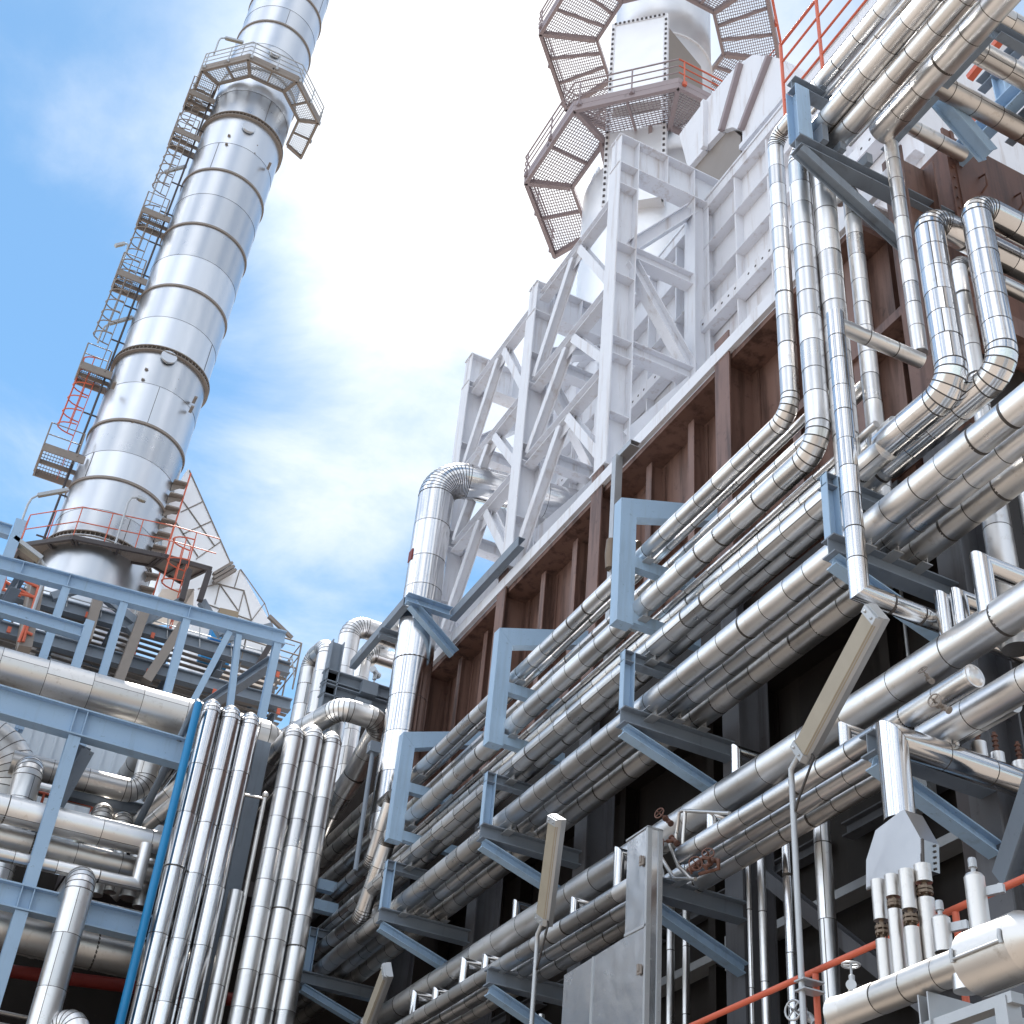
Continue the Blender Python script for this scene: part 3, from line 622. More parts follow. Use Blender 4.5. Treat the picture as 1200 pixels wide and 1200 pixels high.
mb = MB(); y_ = (yL+yLL)/2; mb.bar((XD-.006, y_, 4.2), (XD-.006, y_, (zK+zL)/2), .03, .012, up=(1, 0, 0)); mb.bar((XD-.006, yR, zE), (XD-.006, yL, zK+.02), .03, .012, up=(1, 0, 0)); mb.build('seam_strip', 'galv', dt)
for zq_ in (zE-.5, zE-1.3, zT1-.4):
    mb = MB(); mb.box((XD-.035, yR+.05, zq_-.05), (XD-.013, yR+.14, zq_+.05)); mb.box((XD-.05, yR+.075, zq_-.02), (XD-.035, yR+.115, zq_+.06)); mb.build('latch', 'taupe_steel', dt)
# valves
def valve(label, p, s=1.0, axis=(0, -1, .2), mat='galv'):
    p = V(p); a_ = V(axis).normalized(); t = thing('gate_valve', label, 'valve', p)
    mb = MB(); mb.lathe([(.001, -.10*s), (.05*s, -.10*s), (.05*s, -.08*s), (.03*s, -.07*s), (.042*s, 0), (.03*s, .07*s), (.05*s, .08*s), (.05*s, .10*s), (.001, .10*s)], p, axis=a_.orthogonal(), n=14)
    mb.lathe([(.03*s, 0), (.03*s, .12*s), (.012*s, .13*s), (.012*s, .24*s)], p, axis=a_, n=8); mb.build('body', mat, t)
    mb = MB(); c = p+a_*.22*s; u = a_.orthogonal().normalized(); w = a_.cross(u)
    mb.tube([c+(u*cos(k*pi/8)+w*sin(k*pi/8))*.085*s for k in range(17)], .011*s, 6, caps=False)
    for k in range(4): mb.tube([c, c+(u*cos(k*pi/2)+w*sin(k*pi/2))*.085*s], .008*s, 5)
    mb.build('hand_wheel', mat, t); return t
valve('valve with a spoked hand wheel behind the red handrail post', A(948, 1192, 'X', 8.3), 1.1, (-1, -.3, 0))
valve('small valve with hand wheel on top of the header pipe, at its left end', A(999, 1158, 'X', 7.62), .9, (0, 0, 1))
valve('valve with round hand wheel hanging under the domed cap', A(1106, 829, 'X', 8.35), .75, (-.9, -.3, 0), 'taupe_steel')
valve('tiny valve perched above the domed pipe end', A(1090, 797, 'X', 8.6), .6, (-.8, -.2, .5), 'taupe_steel')
for k, (px, py, s, axx) in enumerate(((783, 962, .8, (-.9, -.3, .2)), (815, 1016, .9, (-.5, -.8, -.2)), (832, 1012, .8, (-.6, -.7, .3)), (790, 985, .8, (-1, .2, -.3)))):
    valve(['rusty valve beside the sheet metal duct, uppermost of the cluster', 'rusty valve lowest in the cluster under the lower pipes', 'rusty valve rightmost in the cluster by the duct', 'rusty valve between the broken pipe ends near the duct'][k], A(px, py, 'X', 8.36), s, axx, 'rust_steel')
tp = thing('tracing_line', 'lagged narrow tubing bent round the rusty valves by the duct', 'tubing', A(800, 955, 'X', 8.5))
for pts in (((792, 985), (796, 952), (800, 950), (855, 953)), ((800, 990), (803, 950)), ((806, 1020), (825, 1005), (842, 1008), (842, 1018), (820, 1024)), ((775, 1005), (790, 1030), (815, 1030)), ((794, 975), (785, 990), (795, 1015), (810, 1030))):
    mb = MB(); mb.tube([A(*q, 'X', 8.42) for q in pts], .024, 8); mb.build('tube', 'rust_steel' if len(pts) > 4 else 'alu_old', tp)
for (px, py, h, X, w, l) in ((1108, 838, .42, 8.2, 13, 'left of the small open cans standing on the corner pipe'), (1118, 840, .40, 8.25, 11, 'slotted can next to the leftmost can on the corner pipe'), (1146, 846, .34, 8.6, 20, 'wide can in the row on the corner pipe'), (1167, 852, .28, 8.8, 18, 'low can in the row on the corner pipe'), (1195, 868, .26, 9.1, 22, 'rightmost can on the corner pipe, at the picture edge')):
    p = A(px, py+18, 'X', X); D = (V(p)-CAM).dot(ax_f); r_ = w*D/FPX/2; zz_ = zv+.05
    X = A(px, py+22, 'Y', YV)[0]; h *= .72
    t = thing('pipe_can', l, 'pipe sleeve', (X, YV, zz_), 'short cans along the corner pipe')
    mb = MB(); mb.lathe([(r_, 0), (r_, h), (r_, h), (r_*.3, h), (r_*.3, h)], (X, YV, zz_), n=18); mb.build('sleeve', 'alu', t)
    mb = MB(); mb.tube([(X, YV, zz_+h-.02), (X, YV, zz_+h+.24)], .02, 8)
    for k in range(4): mb.lathe([(.02, 0), (.034, .008), (.034, .022), (.02, .03)], (X, YV, zz_+h+.02+k*.055), n=8)
    mb.build('stem', 'rust_steel', t)
# vertical pipes in front of the black wall
for (az_, X, r_, phi_t, l, mats) in ((51.5, 9.4, .098, 39.5, 'stout vertical pipe right of the big lamp pole, before the black wall', ALU), (53.05, 9.4, .06, 39, 'vertical pipe just left of the big lamp pole, before the black wall', ('alu_bright', 'seam')),
        (54.15, 9.4, .05, 38, 'slim vertical pipe left of the lamp pole, second from the pole', ALU), (54.7, 9.3, .03, 38, 'thinnest vertical tube left of the lamp pole', ALU),
        (58.0, 10.0, .055, 38, 'left one of two slim pipes seen beyond the riveted duct corner', ALU), (57.35, 10.0, .05, 38, 'right one of two slim pipes seen beyond the riveted duct corner', ALU), (63.2, 10.0, .05, 35, 'thin vertical pipe low behind the middle lamp pole', ALU), (62.2, 10.0, .045, 35, 'thin vertical pipe just right of the middle lamp pole', ALU)):
    y_ = X*tan(radians(az_)); pipe(l, [(X, y_, .05), (X, y_, phi_z(X, phi_t))], r_, seam=.9, mats=mats, group='vertical pipes before the black wall')
for (az_, X, zt_, zb_, r_, l) in ((42.3, 9.9, 12.2, 9.75, .16, 'stubby vertical drum hanging under the innermost upper pipe at right'), (40.6, 10.2, 12.6, 3, .13, 'tall vertical pipe at the right edge behind the mitred stubs')):
    y_ = X*tan(radians(az_)); pipe(l, [(X, y_, zb_), (X, y_, zt_)], r_, seam=.7)
# blue grey steel in the lower right corner
t = thing('strut', 'blue grey diagonal steel strut at the right edge beside the red handrail', 'steel strut', A(1180, 1030, 'X', 9.6))
mb = MB(); mb.ib(A(1182, 1030, 'X', 9.6), A(1225, 900, 'X', 9.2), .24, .22, .02, .016, up=(1, 0, 0)); mb.build('beam', 'slate_steel', t)
t = thing('steel_column', 'dark slate column standing behind the corner pipe and red handrail', 'steel column', (10.1, 9.2, 0))
y_ = 10.2*tan(radians(44.6)); mb = MB(); mb.ib((10.2, y_, 0), (10.2, y_, phi_z(10.2, 36)), .42, .4, .03, .02, up=(1, 0, 0)); mb.build('column', 'dark_steel', t)

# ================================================================ upper right corner: platform, rails, cross pipes
pr = thing('pipe_bridge_frame', 'blue steel frame of beams beside the fattest top rack pipe, upper right', 'steel frame', (9.6, 8, 17.6))
zb = phi_z(9.6, 60.55)
mb = MB(); mb.ch((9.62, 9.6, zb), (9.62, 7.4, zb), .22, .14, .014, up=(0, 0, 1)); mb.build('edge_beam', 'slate_steel', pr)
mb = MB(); mb.ch((9.62, 7.4, zb), (13, 7.4, zb), .22, .14, .014); mb.build('cross_beam', 'slate_steel', pr)
q0 = V(A(1098, 112, 'X', 9.75)); q1 = V(A(1158, 182, 'Y', q0[1])); mb = MB(); mb.ib(q0, q1, .24, .22, .02, .016, up=(0, 1, 0)); mb.build('brace', 'blue_steel', pr)
z3_ = phi_z(11.0, 57.9); mb = MB(); mb.ch((11.0, 9.6, z3_), (11.0, 2, z3_), .34, .2, .02); mb.build('long_beam', 'blue_steel', pr)
mb = MB(); q = A(1172, 105, 'X', 11.0); mb.ib((11.1, q[1], z3_+.17), (11.1, q[1], z3_+1.1), .22, .22, .02, .016, up=(0, 1, 0)); mb.build('post', 'blue_steel', pr)
q = A(1166, 103, 'X', 11.1); mb = MB(); mb.ch((11.1, q[1]+.2, q[2]+.2), (11.1, 2, q[2]+.2), .24, .15, .014); mb.build('upper_beam', 'slate_steel', pr)
q0 = V(A(1134, 126, 'X', 11.4)); q1 = V(A(1146, 168, 'X', 11.4)); mb = MB(); mb.bar(q0, q1, .12, .12); o = mb.build('red_strut', 'red_paint'); tag(o, 'short red box strut behind the blue brace at upper right', 'steel strut')
q0 = V(A(1136, 92, 'X', 12)); q1 = V(A(1176, 42, 'X', 12)); mb = MB(); mb.bar(q0, q1, .12, .12); o = mb.build('red_strut', 'red_paint'); tag(o, 'red strut crossing above the short cross pipes at the top right', 'steel strut')
CR = 'cross pipes at the upper right'
for pa_, pb_, r_, l in (((1105, 108), (1168, 132), .165, 'cross pipe on a saddle nearest the blue brace'), ((1142, 62), (1215, 96), .165, 'middle cross pipe ending under the upper right beam'), ((1168, 24), (1225, 48), .17, 'topmost cross pipe at the right picture edge')):
    Y_ = 8.4 if pa_[0] < 1150 and pa_[1] > 80 else (7.9 if pa_[1] > 50 else 7.3)
    a_ = V(A(*pa_, 'Y', Y_)); b_ = V(A(*pb_, 'Y', Y_)); b_.z = a_.z = (a_.z+b_.z)/2
    pipe(l, [a_-V((1.2, 0, 0)), b_+V((2.6, 0, 0))], r_, mats=('alu_old', 'seam'), group=CR)
a_ = V(A(1066, 148, 'Y', 9.3)); b_ = V(A(1105, 168, 'Y', 9.3)); b_.z = a_.z
pipe('slim brown tinted cross pipe above the bolted flange of the end box', [a_-V((.3, 0, 0)), b_+V((.4, 0, 0))], .115, mats=('alu_old', 'seam'), group=CR)
gp = thing('platform', 'dark grated platform seen from below at the right picture edge', 'platform', (11.2, 6, 16.6))
zg_ = phi_z(11.2, 57.0); mb = MB()
for k in range(40): mb.box((11.25+k*.09, 4, zg_), (11.262+k*.09, 8.6, zg_+.04))
for k in range(24): mb.box((11.2, 4+k*.2, zg_+.012), (14.8, 4.012+k*.2, zg_+.03))
mb.build('grating', 'dark_steel', gp)
mb = MB(); mb.ch((11.2, 8.6, zg_-.02), (15, 8.6, zg_-.02), .3, .15, .016); mb.ch((11.18, 8.7, zg_-.02), (11.18, 3, zg_-.02), .3, .15, .016); mb.build('frame', 'slate_steel', gp)
# red guard rail on the roof of the ribbed box, running towards the camera
XG = 9.3; zg = phi_z(XG, 66.9)
gr = thing('guard_rail', 'red guard rail beside the topmost pipes against the white sky', 'guard rail', (XG, 11.4, phi_z(XG, 65)))
yA_ = XG*tan(radians(51.0)); yB_ = XG*tan(radians(48.35))
for i, ph_ in enumerate((66.9, 66.4, 65.78, 65.28)):
    z_ = phi_z(XG, ph_); mb = MB(); mb.tube([(XG, yA_ if i != 1 else yA_, z_), (XG, -1, z_)], .03 if i == 0 else .024, 8); mb.build('rail', 'red_paint', gr)
for y_ in (yA_, yB_, yB_-1.6, yB_-3.2):
    mb = MB(); mb.tube([(XG, y_, phi_z(XG, 65.05)-.35), (XG, y_, phi_z(XG, 66.9))], .032, 8); mb.build('post', 'red_paint', gr)
# small gauge fittings on the hood
# ================================================================ round stack with octagonal platforms (upper right)
SX, SY = 14.7, 24.8
def octv(k, R, cx, cy, z, off=pi/8): a_ = off+k*pi/4; return V((cx+R*cos(a_), cy+R*sin(a_), z))
def ring_platform(label, cx, cy, z, R, Ri, sectors, frame, rail, group, cat='platform', pitch=.16, midb=1, hrail=1.1, nrail=3, toe=.22, beam=.24, rr=.028):
    t = thing('ring_platform', label, cat, (cx, cy, z), group)
    for k in sectors:
        o0, o1, i0, i1 = octv(k, R, cx, cy, z), octv(k+1, R, cx, cy, z), octv(k, Ri, cx, cy, z), octv(k+1, Ri, cx, cy, z)
        mb = MB()                                           # open bar grating
        n = max(4, int((o0-i0).length*cos(pi/8)/pitch))
        for j in range(1, n): q = j/n; mb.bar(i0.lerp(o0, q), i1.lerp(o1, q), .02, .035)
        n2 = max(4, int((o1-o0).length/(pitch*1.5)))
        for j in range(1, n2):
            q = j/n2; s_ = o0.lerp(o1, q); d_ = ((i0+i1)/2-(o0+o1)/2)
            # clip the cross bar where it leaves the trapezoid
            L_ = 1.0; w0, w1 = (o1-o0).length, (i1-i0).length; x_ = abs(q-.5)*w0
            if x_ > w1/2: L_ = (w0/2-x_)/((w0-w1)/2)
            mb.bar(s_, s_+d_*L_, .018, .02)
        mb.build('grating', frame[1], t)
        mb = MB()
        zb_ = V((0, 0, -beam/2)); mb.ch(o0+zb_, o1+zb_, beam, .12, .014, flip=-1); mb.bar(i0+zb_*.8, i1+zb_*.8, .1, beam*.8)
        mb.bar(i0+zb_*1.04+(o0-i0).normalized()*.05, o0+zb_*1.04-(o0-i0).normalized()*.02, .14, beam*.85)
        if k == list(sectors)[-1] and len(list(sectors)) < 8: mb.bar(i1+zb_*1.04+(o1-i1).normalized()*.05, o1+zb_*1.04-(o1-i1).normalized()*.02, .14, beam*.85)
        for j in range(1, midb+1):
            q = j/(midb+1); mb.bar(i0.lerp(i1, q)+zb_*.7, o0.lerp(o1, q)+zb_*.7, .07, beam*.6)
        mb.build('frame', frame[0], t)
        mb = MB(); mb.bar(o0+V((0, 0, toe/2)), o1+V((0, 0, toe/2)), .012, toe); mb.build('kick_plate', frame[0], t)
    g = None
    for k in sectors:
        o0, o1 = octv(k, R+.03, cx, cy, z), octv(k+1, R+.03, cx, cy, z)
        mb = MB()
        for j in range(nrail): h_ = hrail*(1-j*.30); mb.tube([o0+V((0, 0, h_)), o1+V((0, 0, h_))], rr if j == 0 else rr*.8, 8)
        rm = rail[0] if not isinstance(rail, tuple) else rail[1 if k in rail[2] else 0]
        mb.build('rail', rm if len(rm) > 1 else rail, t)
        m_ = max(2, round((o1-o0).length/1.6))
        for j in range(m_):
            q = o0.lerp(o1, (j+.12)/m_); mb = MB(); mb.tube([q+V((0, 0, -.1)), q+V((0, 0, hrail))], rr*.95, 8); mb.box(tuple(q+V((-.06, -.06, -.08))), tuple(q+V((.06, .06, .08)))); mb.build('rail_post', rm if len(rm) > 1 else rail, t)
    return t
st = thing('exhaust_stack', 'fat pale round stack at the top right, rising through octagonal platforms', 'chimney', (SX, SY, 29))
def segs(r, z0, zs, flr=.09, flh=.05, mat=0, fm=1):
    """cylinder profile with a flange ring at each height in zs"""
    pr_ = [(r, z0, mat, .5)]
    for z_ in zs: pr_ += [(r, z_-flh, fm), (r+flr, z_-flh, fm), (r+flr, z_-flh, fm), (r+flr, z_+flh, fm), (r+flr, z_+flh, fm), (r, z_+flh, mat, random.random()), (r, z_+flh, mat, random.random())]
    return pr_
mb = MB(); mb.lathe([(2.4, 27.5), (2.38, 35.9), (1.72, 38.6)]+segs(1.72, 38.7, [42.9, 48.8], .05, .03)+[(1.72, 58, 0, .5)], (SX+.1, SY, 0), n=64); mb.build('shell', ('alu_white', 'grey_steel'), st)
mb = MB()
for a_ in (200, 235, 265, 300): 
    d_ = V((cos(radians(a_)), sin(radians(a_)), 0)); mb.bar(V((SX, SY, 35.4))+d_*2.2, V((SX, SY, 36.5))+d_*2.6, .12, .3)
mb.build('platform_lug', 'flare_mauve_steel', st)
ring_platform('lower octagonal grated platform round the fat stack', SX, SY, 36.6, 4.2, 2.66, (2, 3, 4, 5, 6), ('flare_mauve_steel', 'flare_mauve_steel'), ('flare_mauve_steel', 'red_paint', (5, 6)), 'octagonal platforms on the fat stack', pitch=.075, midb=1, nrail=3)  # left rails get the flare-tinted colour, the others red
ring_platform('upper octagonal grated platform round the fat stack, cut by the top edge', SX+.05, SY, 44.7, 4.32, 2.25, range(8), ('flare_mauve_steel', 'flare_mauve_steel'), ('flare_mauve_steel', 'red_paint', (6, 7)), 'octagonal platforms on the fat stack', pitch=.075, midb=2, nrail=3)
# bolted inspection box on the stack
bx = thing('access_box', 'pale box bolted on the fat stack between its two platforms', 'duct box', (SX-1, SY-3, 37))
P0, P1 = V(A(720, 31, 'Z', 42.2)), V(A(780, 19, 'Z', 42.2)); ub = (P1-P0).normalized(); nb = ub.cross(V((0, 0, 1)))   # nb points out of the stack
if nb.dot(V((SX, SY, 42.2))-P0) > 0: nb = -nb
P0.z = P1.z = 0; Z0_, Z1_ = 33.2, 42.2
def bxp(a_, b_, d0, d1, z0_, z1_): return [P0.lerp(P1, a_)-nb*d0+V((0, 0, z0_)), P0.lerp(P1, b_)-nb*d0+V((0, 0, z0_)), P0.lerp(P1, b_)-nb*d1+V((0, 0, z0_)), P0.lerp(P1, a_)-nb*d1+V((0, 0, z0_))], V((0, 0, z1_-z0_))
mb = MB(); mb.prism(*bxp(0, 1, 0, 1.6, Z0_, Z1_)); mb.build('shell', 'alu_white', bx)
for a_, b_, z0_, z1_ in ((-.05, .03, Z0_, Z1_), (.97, 1.05, Z0_, Z1_), (-.05, 1.05, Z1_, Z1_+.14)):
    mb = MB(); mb.prism(*bxp(a_, b_, -.02, .2, z0_, z1_)); mb.build('flange', 'grey_steel', bx)
bl_ = [(.03+.94*k/11, Z1_+.03) for k in range(12)]; zq = Z0_+.1
while zq < Z1_:
    bl_ += [(-.012, zq), (1.012, zq)]; zq += .27
for a_, zq in bl_:
    mb = MB(); mb.prism(*bxp(a_-.02, a_+.02, -.05, -.021, zq, zq+.09)); mb.build('bolt', 'dark_steel', bx)
mb = MB(); mb.prism(*bxp(.06, .94, -.03, 0, 37.3, 37.75)); mb.build('door_lip', 'taupe_steel', bx)
mb = MB(); q0, q1 = P1-nb*.1, P1-nb*1.5+ub*.9; mb.prism([q0+V((0, 0, Z1_-.3)), q1+V((0, 0, Z1_-.9)), q1+V((0, 0, Z1_-3)), q0+V((0, 0, Z1_-5.5))], -nb*.3); mb.build('side_cheek', 'taupe_steel', bx)

# ================================================================ tall silver stack (left)
LB = V((3.27, 45, 30)); ld = (V((3.98, 45, 66))-V((3.27, 45, 30))).normalized()
def lax(z): return LB+ld*((z-LB.z)/ld.z)
tall = thing('chimney_stack', 'tall silver riveted stack leaning away at the left, ringed by flanges', 'chimney', (3.0, 45, 16))
rs = 1.86
hz = [29.7, 32.35, 35.2, 39.0, 42.7, 46.6, 50.3, 54.3, 58.0, 62.0, 65.0, 69]
big = (29.7, 39.0, 54.3)
b0 = lax(20)
for k, (za, zb_) in enumerate(zip([20]+hz, hz+[76])):
    mb = MB(); l0, l1 = (za-20)/ld.z, (zb_-20)/ld.z
    mid = l0+(l1-l0)*random.uniform(.45, .55)
    rr_ = rs*(1.06 if za < 29 else 1.0)
    pr_ = [(rr_, l0+.05, 0, random.random()), (rr_, mid, 1), (rr_+.012, mid, 1), (rr_+.012, mid, 0, random.random()), (rr_+.012, l1-.05, 0)]
    mb.lathe(pr_, b0, axis=ld, n=72)
    for a_ in (1.2+k*.9, 3.3+k*.9):                          # vertical plate seams
        u = ld.orthogonal().normalized(); w = ld.cross(u); d_ = u*cos(a_)+w*sin(a_)
        mb.bar(b0+ld*(l0+.06)+d_*(rr_+.004), b0+ld*(mid)+d_*(rr_+.004), .02, .012, up=tuple(d_), mi=1)
    mb.build('shell_course', ('alu_stack', 'seam'), tall)
for z_ in hz:
    mb = MB(); L_ = (z_-20)/ld.z; w_ = .15 if z_ in big else .07
    if z_ in big:
        mb.lathe([(rs, L_-.13), (rs+w_, L_-.13), (rs+w_, L_-.13), (rs+w_, L_-.09), (rs+w_, L_-.09), (rs+.02, L_-.09)], b0, axis=ld, n=72, smooth=False)
        mb.lathe([(rs, L_+.09), (rs+w_, L_+.09), (rs+w_, L_+.09), (rs+w_, L_+.13), (rs+w_, L_+.13), (rs+.02, L_+.13)], b0, axis=ld, n=72, smooth=False)
        u = ld.orthogonal().normalized(); w = ld.cross(u)
        for k in range(72):
            d_ = u*cos(k*2*pi/72)+w*sin(k*2*pi/72); c_ = b0+ld*L_+d_*(rs+.06); mb.bar(c_-ld*.09, c_+ld*.09, .02, .12, up=tuple(d_), mi=0)
    else:
        mb.lathe([(rs, L_-.05), (rs+w_, L_-.05), (rs+w_, L_-.05), (rs+w_, L_+.05), (rs+w_, L_+.05), (rs, L_+.05)], b0, axis=ld, n=72, smooth=False)
    mb.build('flange_ring', 'taupe_steel', tall)
for px, py in ((197, 421), (291, 152), (322, 63)):
    c_ = V(A(px, py, 'Y', 45-rs)); mb = MB(); mb.lathe([(.26, 0), (.26, .42), (.26, .42), (.001, .42)], c_+V((0, .3, 0)), axis=(0, -1, .1), n=20); mb.lathe([(.32, .36), (.32, .44), (.001, .44)], c_+V((0, .3, 0)), axis=(0, -1, .1), n=20, smooth=False); mb.build('nozzle', 'alu_stack', tall)
mb = MB()
for px, py in ((171, 434), (207, 446), (167, 446), (203, 457), (229, 467), (225, 478), (134, 450), (265, 170), (300, 172), (297, 181), (316, 193), (268, 160), (155, 497)):
    c_ = A(px, py, 'Y', 45-rs*.9); mb.box((c_[0]-.06, c_[1]-.12, c_[2]-.03), (c_[0]+.06, c_[1]+.3, c_[2]+.03))
mb.build('lug', 'taupe_steel', tall)
ring_platform('octagonal platform high up round the tall silver stack', 3.85, 45, 57, 3.25, 2.22, (3, 4, 5, 6, 7), ('taupe_steel', 'galv'), 'galv', 'platforms on the tall stack', pitch=.08, midb=1, nrail=3, beam=.2, rr=.03)
# spiral of lugs (vortex strakes) at lower right of the shell
sk = thing('step_ladder', 'column of triangular step brackets up the right side of the tall stack', 'ladder', (5.2, 44.2, 25))
for k in range(13):
    z_ = 26.2+k*.62
    mb = MB(); c_ = lax(z_)+V((1.72, -.95, 0)); mb.prism([c_+V((-.1, .25, 0)), c_+V((.42, .25, .1)), c_+V((.42, -.18, .1)), c_+V((-.1, -.25, 0))], (0, 0, .06)); mb.prism([c_+V((-.1, .0, -.02)), c_+V((.42, .0, .09)), c_+V((-.1, .0, -.34))], (0, .05, 0)); mb.build('step', 'taupe_steel', sk)
mb = MB(); mb.bar(lax(25.5)+V((2.16, -.95, 0)), lax(34.4)+V((2.16, -.95, 0)), .035, .06); mb.build('stringer', 'red_paint', sk)
# caged ladders with rest platforms up the left side
LZ = [33.4, 38.0, 43.4, 47.4, 53.1, 56.0]
def lx(z): return lax(z)[0]-rs-.62
for i, z_ in enumerate(LZ):
    t = thing('rest_platform', ['lowest and largest ladder platform on the tall stack', 'second ladder platform from below on the tall stack', 'third ladder platform from below on the tall stack', 'fourth ladder platform from below on the tall stack', 'fifth ladder platform from below on the tall stack', 'ladder platform tucked just under the octagonal platform'][i], 'platform', (lx(z_), 45, z_), 'ladder platforms on the tall stack')
    w_ = 1.2 if i == 0 else .9; hy = .85 if i == 0 else .5; x_ = lx(z_)-.12
    mb = MB()
    for k in range(12): mb.box((x_-w_/2+k*w_/11-.01, 45-hy, z_), (x_-w_/2+k*w_/11+.01, 45+hy, z_+.04))
    for k in range(8): mb.box((x_-w_/2, 45-hy+.05+k*hy*.26, z_+.005), (x_+w_/2, 45-hy+.07+k*hy*.26, z_+.03))
    mb.build('grating', 'taupe_steel', t)
    mb = MB(); lo, hi = (x_-w_/2-.06, 45-hy-.06), (x_+w_/2+.3, 45+hy+.06)
    mb.box((lo[0], lo[1], z_-.22), (lo[0]+.06, hi[1], z_+.12)); mb.box((lo[0]+.062, lo[1]+.002, z_-.218), (hi[0], lo[1]+.06, z_+.118)); mb.box((lo[0]+.062, hi[1]-.06, z_-.218), (hi[0], hi[1]-.002, z_+.118)); mb.box((lo[0]+.062, 44.97, z_-.2), (hi[0], 45.03, z_-.01))
    mb.build('frame', 'taupe_steel', t)
    mb = MB(); rl_ = [(hi[0]-.3, lo[1]), (lo[0], lo[1]), (lo[0], hi[1])]
    for h_ in (.55, 1.1): mb.tube([(x, y, z_+h_) for x, y in rl_], .024, 6)
    for x, y in rl_+[(lo[0], 45)]: mb.tube([(x, y, z_), (x, y, z_+1.1)], .03, 6)
    mb.build('rail', 'taupe_steel', t)
def cage(label, x, y, z0_, z1_, mat, grp=None, w=.45, cr=.38):
    t = thing('caged_ladder', label, 'ladder', (x, y, z0_), grp)
    mb = MB()
    dx = (lx(z1_)-lx(z0_)) if grp else 0
    P = lambda z_, ox, oy: V((x+ox+dx*(z_-z0_)/(z1_-z0_), y+oy, z_))
    for s_ in (-1, 1): mb.bar(P(z0_-.3, 0, w/2*s_), P(z1_+1.0, 0, w/2*s_), .07, .03)
    n = int((z1_-z0_)/.3)
    for k in range(n+1): z_ = z0_+k*.3; mb.tube([P(z_, 0, -w/2), P(z_, 0, w/2)], .02, 5)
    mb.build('ladder', mat, t)
    mb = MB(); m_ = max(2, round((z1_-z0_-1.6)/.55)); zs = [z0_+2.0+(z1_+.9-z0_-2.0)*k/m_ for k in range(m_+1)]
    an_ = [radians(90+a_) for a_ in range(0, 181, 22)]
    for z_ in zs: mb.tube([P(z_, cr*2*cos(a_)*.95, cr*sin(a_)) for a_ in an_], .028, 5)
    for a_ in an_[1:-1:2]: mb.tube([P(zs[0], cr*2*cos(a_)*.95, cr*sin(a_)), P(zs[-1], cr*2*cos(a_)*.95, cr*sin(a_))], .022, 5)
    mb.build('cage', mat, t); return t
for i, (za, zb_) in enumerate(zip(LZ[:-1], LZ[1:])):
    cage(['caged ladder from the lowest to the second ladder platform', 'caged ladder from the second to the third ladder platform', 'caged ladder between the third and fourth ladder platforms', 'caged ladder from the fourth to the fifth ladder platform', 'short caged ladder below the octagonal platform on the tall stack'][i],
         lx(za)+.1, 44.8 if i % 2 else 45.25, za, zb_, 'red_paint' if i == 0 else 'taupe_steel', 'caged ladders on the tall stack')
mb = MB()
for s_ in (0, .16): mb.tube([lax(26)+V((-rs-.2, -.3+s_, 0)), lax(57)+V((-rs-.2, -.3+s_, 0))], .045, 6)
for z_ in range(28, 57, 2): mb.bar(lax(z_)+V((-rs+.1, -.22, 0)), lax(z_)+V((-rs-.5, -.22, 0)), .05, .05)
o = mb.build('conduit', 'dark_steel'); tag(o, 'pair of dark conduits running up beside the ladders of the tall stack', 'conduit')
# small fluorescent lamps on curved poles
def slim_lamp(label, base, top, tip, Y, w=.16, grp='small lamps near the tall stack', Y2=None):
    b_, t_, e_ = V(A(*base, 'Y', Y)), V(A(*top, 'Y', Y)), V(A(*tip, 'Y', Y if Y2 is None else Y2))
    b_.x = t_.x
    r = thing('pole_lamp', label, 'lamp', b_, grp)
    d_ = (e_-t_).normalized(); mb = MB(); mb.tube([b_, t_-V((0, 0, .35)), t_-V((0, 0, .1))+d_*.06, t_+d_*.25], .04, 8); mb.build('pole', 'galv', r)
    mb = MB(); mb.bar(t_+d_*.25, e_, w, .12); hs = mb.build('housing', 'galv', r)
    mb = MB(); mb.bar(t_+d_*.32-V((0, 0, .075)), e_-d_*.06-V((0, 0, .075)), w*.8, .03); mb.build('lamp_cover', 'lamp_cover', r)
slim_lamp('small lamp at the far left, its tube touching the tall stack', (17, 640), (36, 582), (80, 574), 42.4)
slim_lamp('small lamp standing before the tall stack shell', (135, 637), (153, 580), (171, 587), 42.2)
slim_lamp('lamp drooping left across the stack platform', (40, 720), (57, 663), (16, 632), 33, .3)
slim_lamp('small lamp above the octagonal platform of the tall stack', (250, 65), (258, 43), (285, 50), 43.5, .16)
slim_lamp('small lamp half way up the ladder side of the tall stack', (110, 400), (122, 381), (155, 372), 45, .16)
slim_lamp('small lamp reaching left from the tall stack ladders', (142, 310), (152, 284), (135, 288), 45, .16)
slim_lamp('small lamp above the fourth ladder platform', (175, 240), (188, 203), (218, 195), 45, .16)

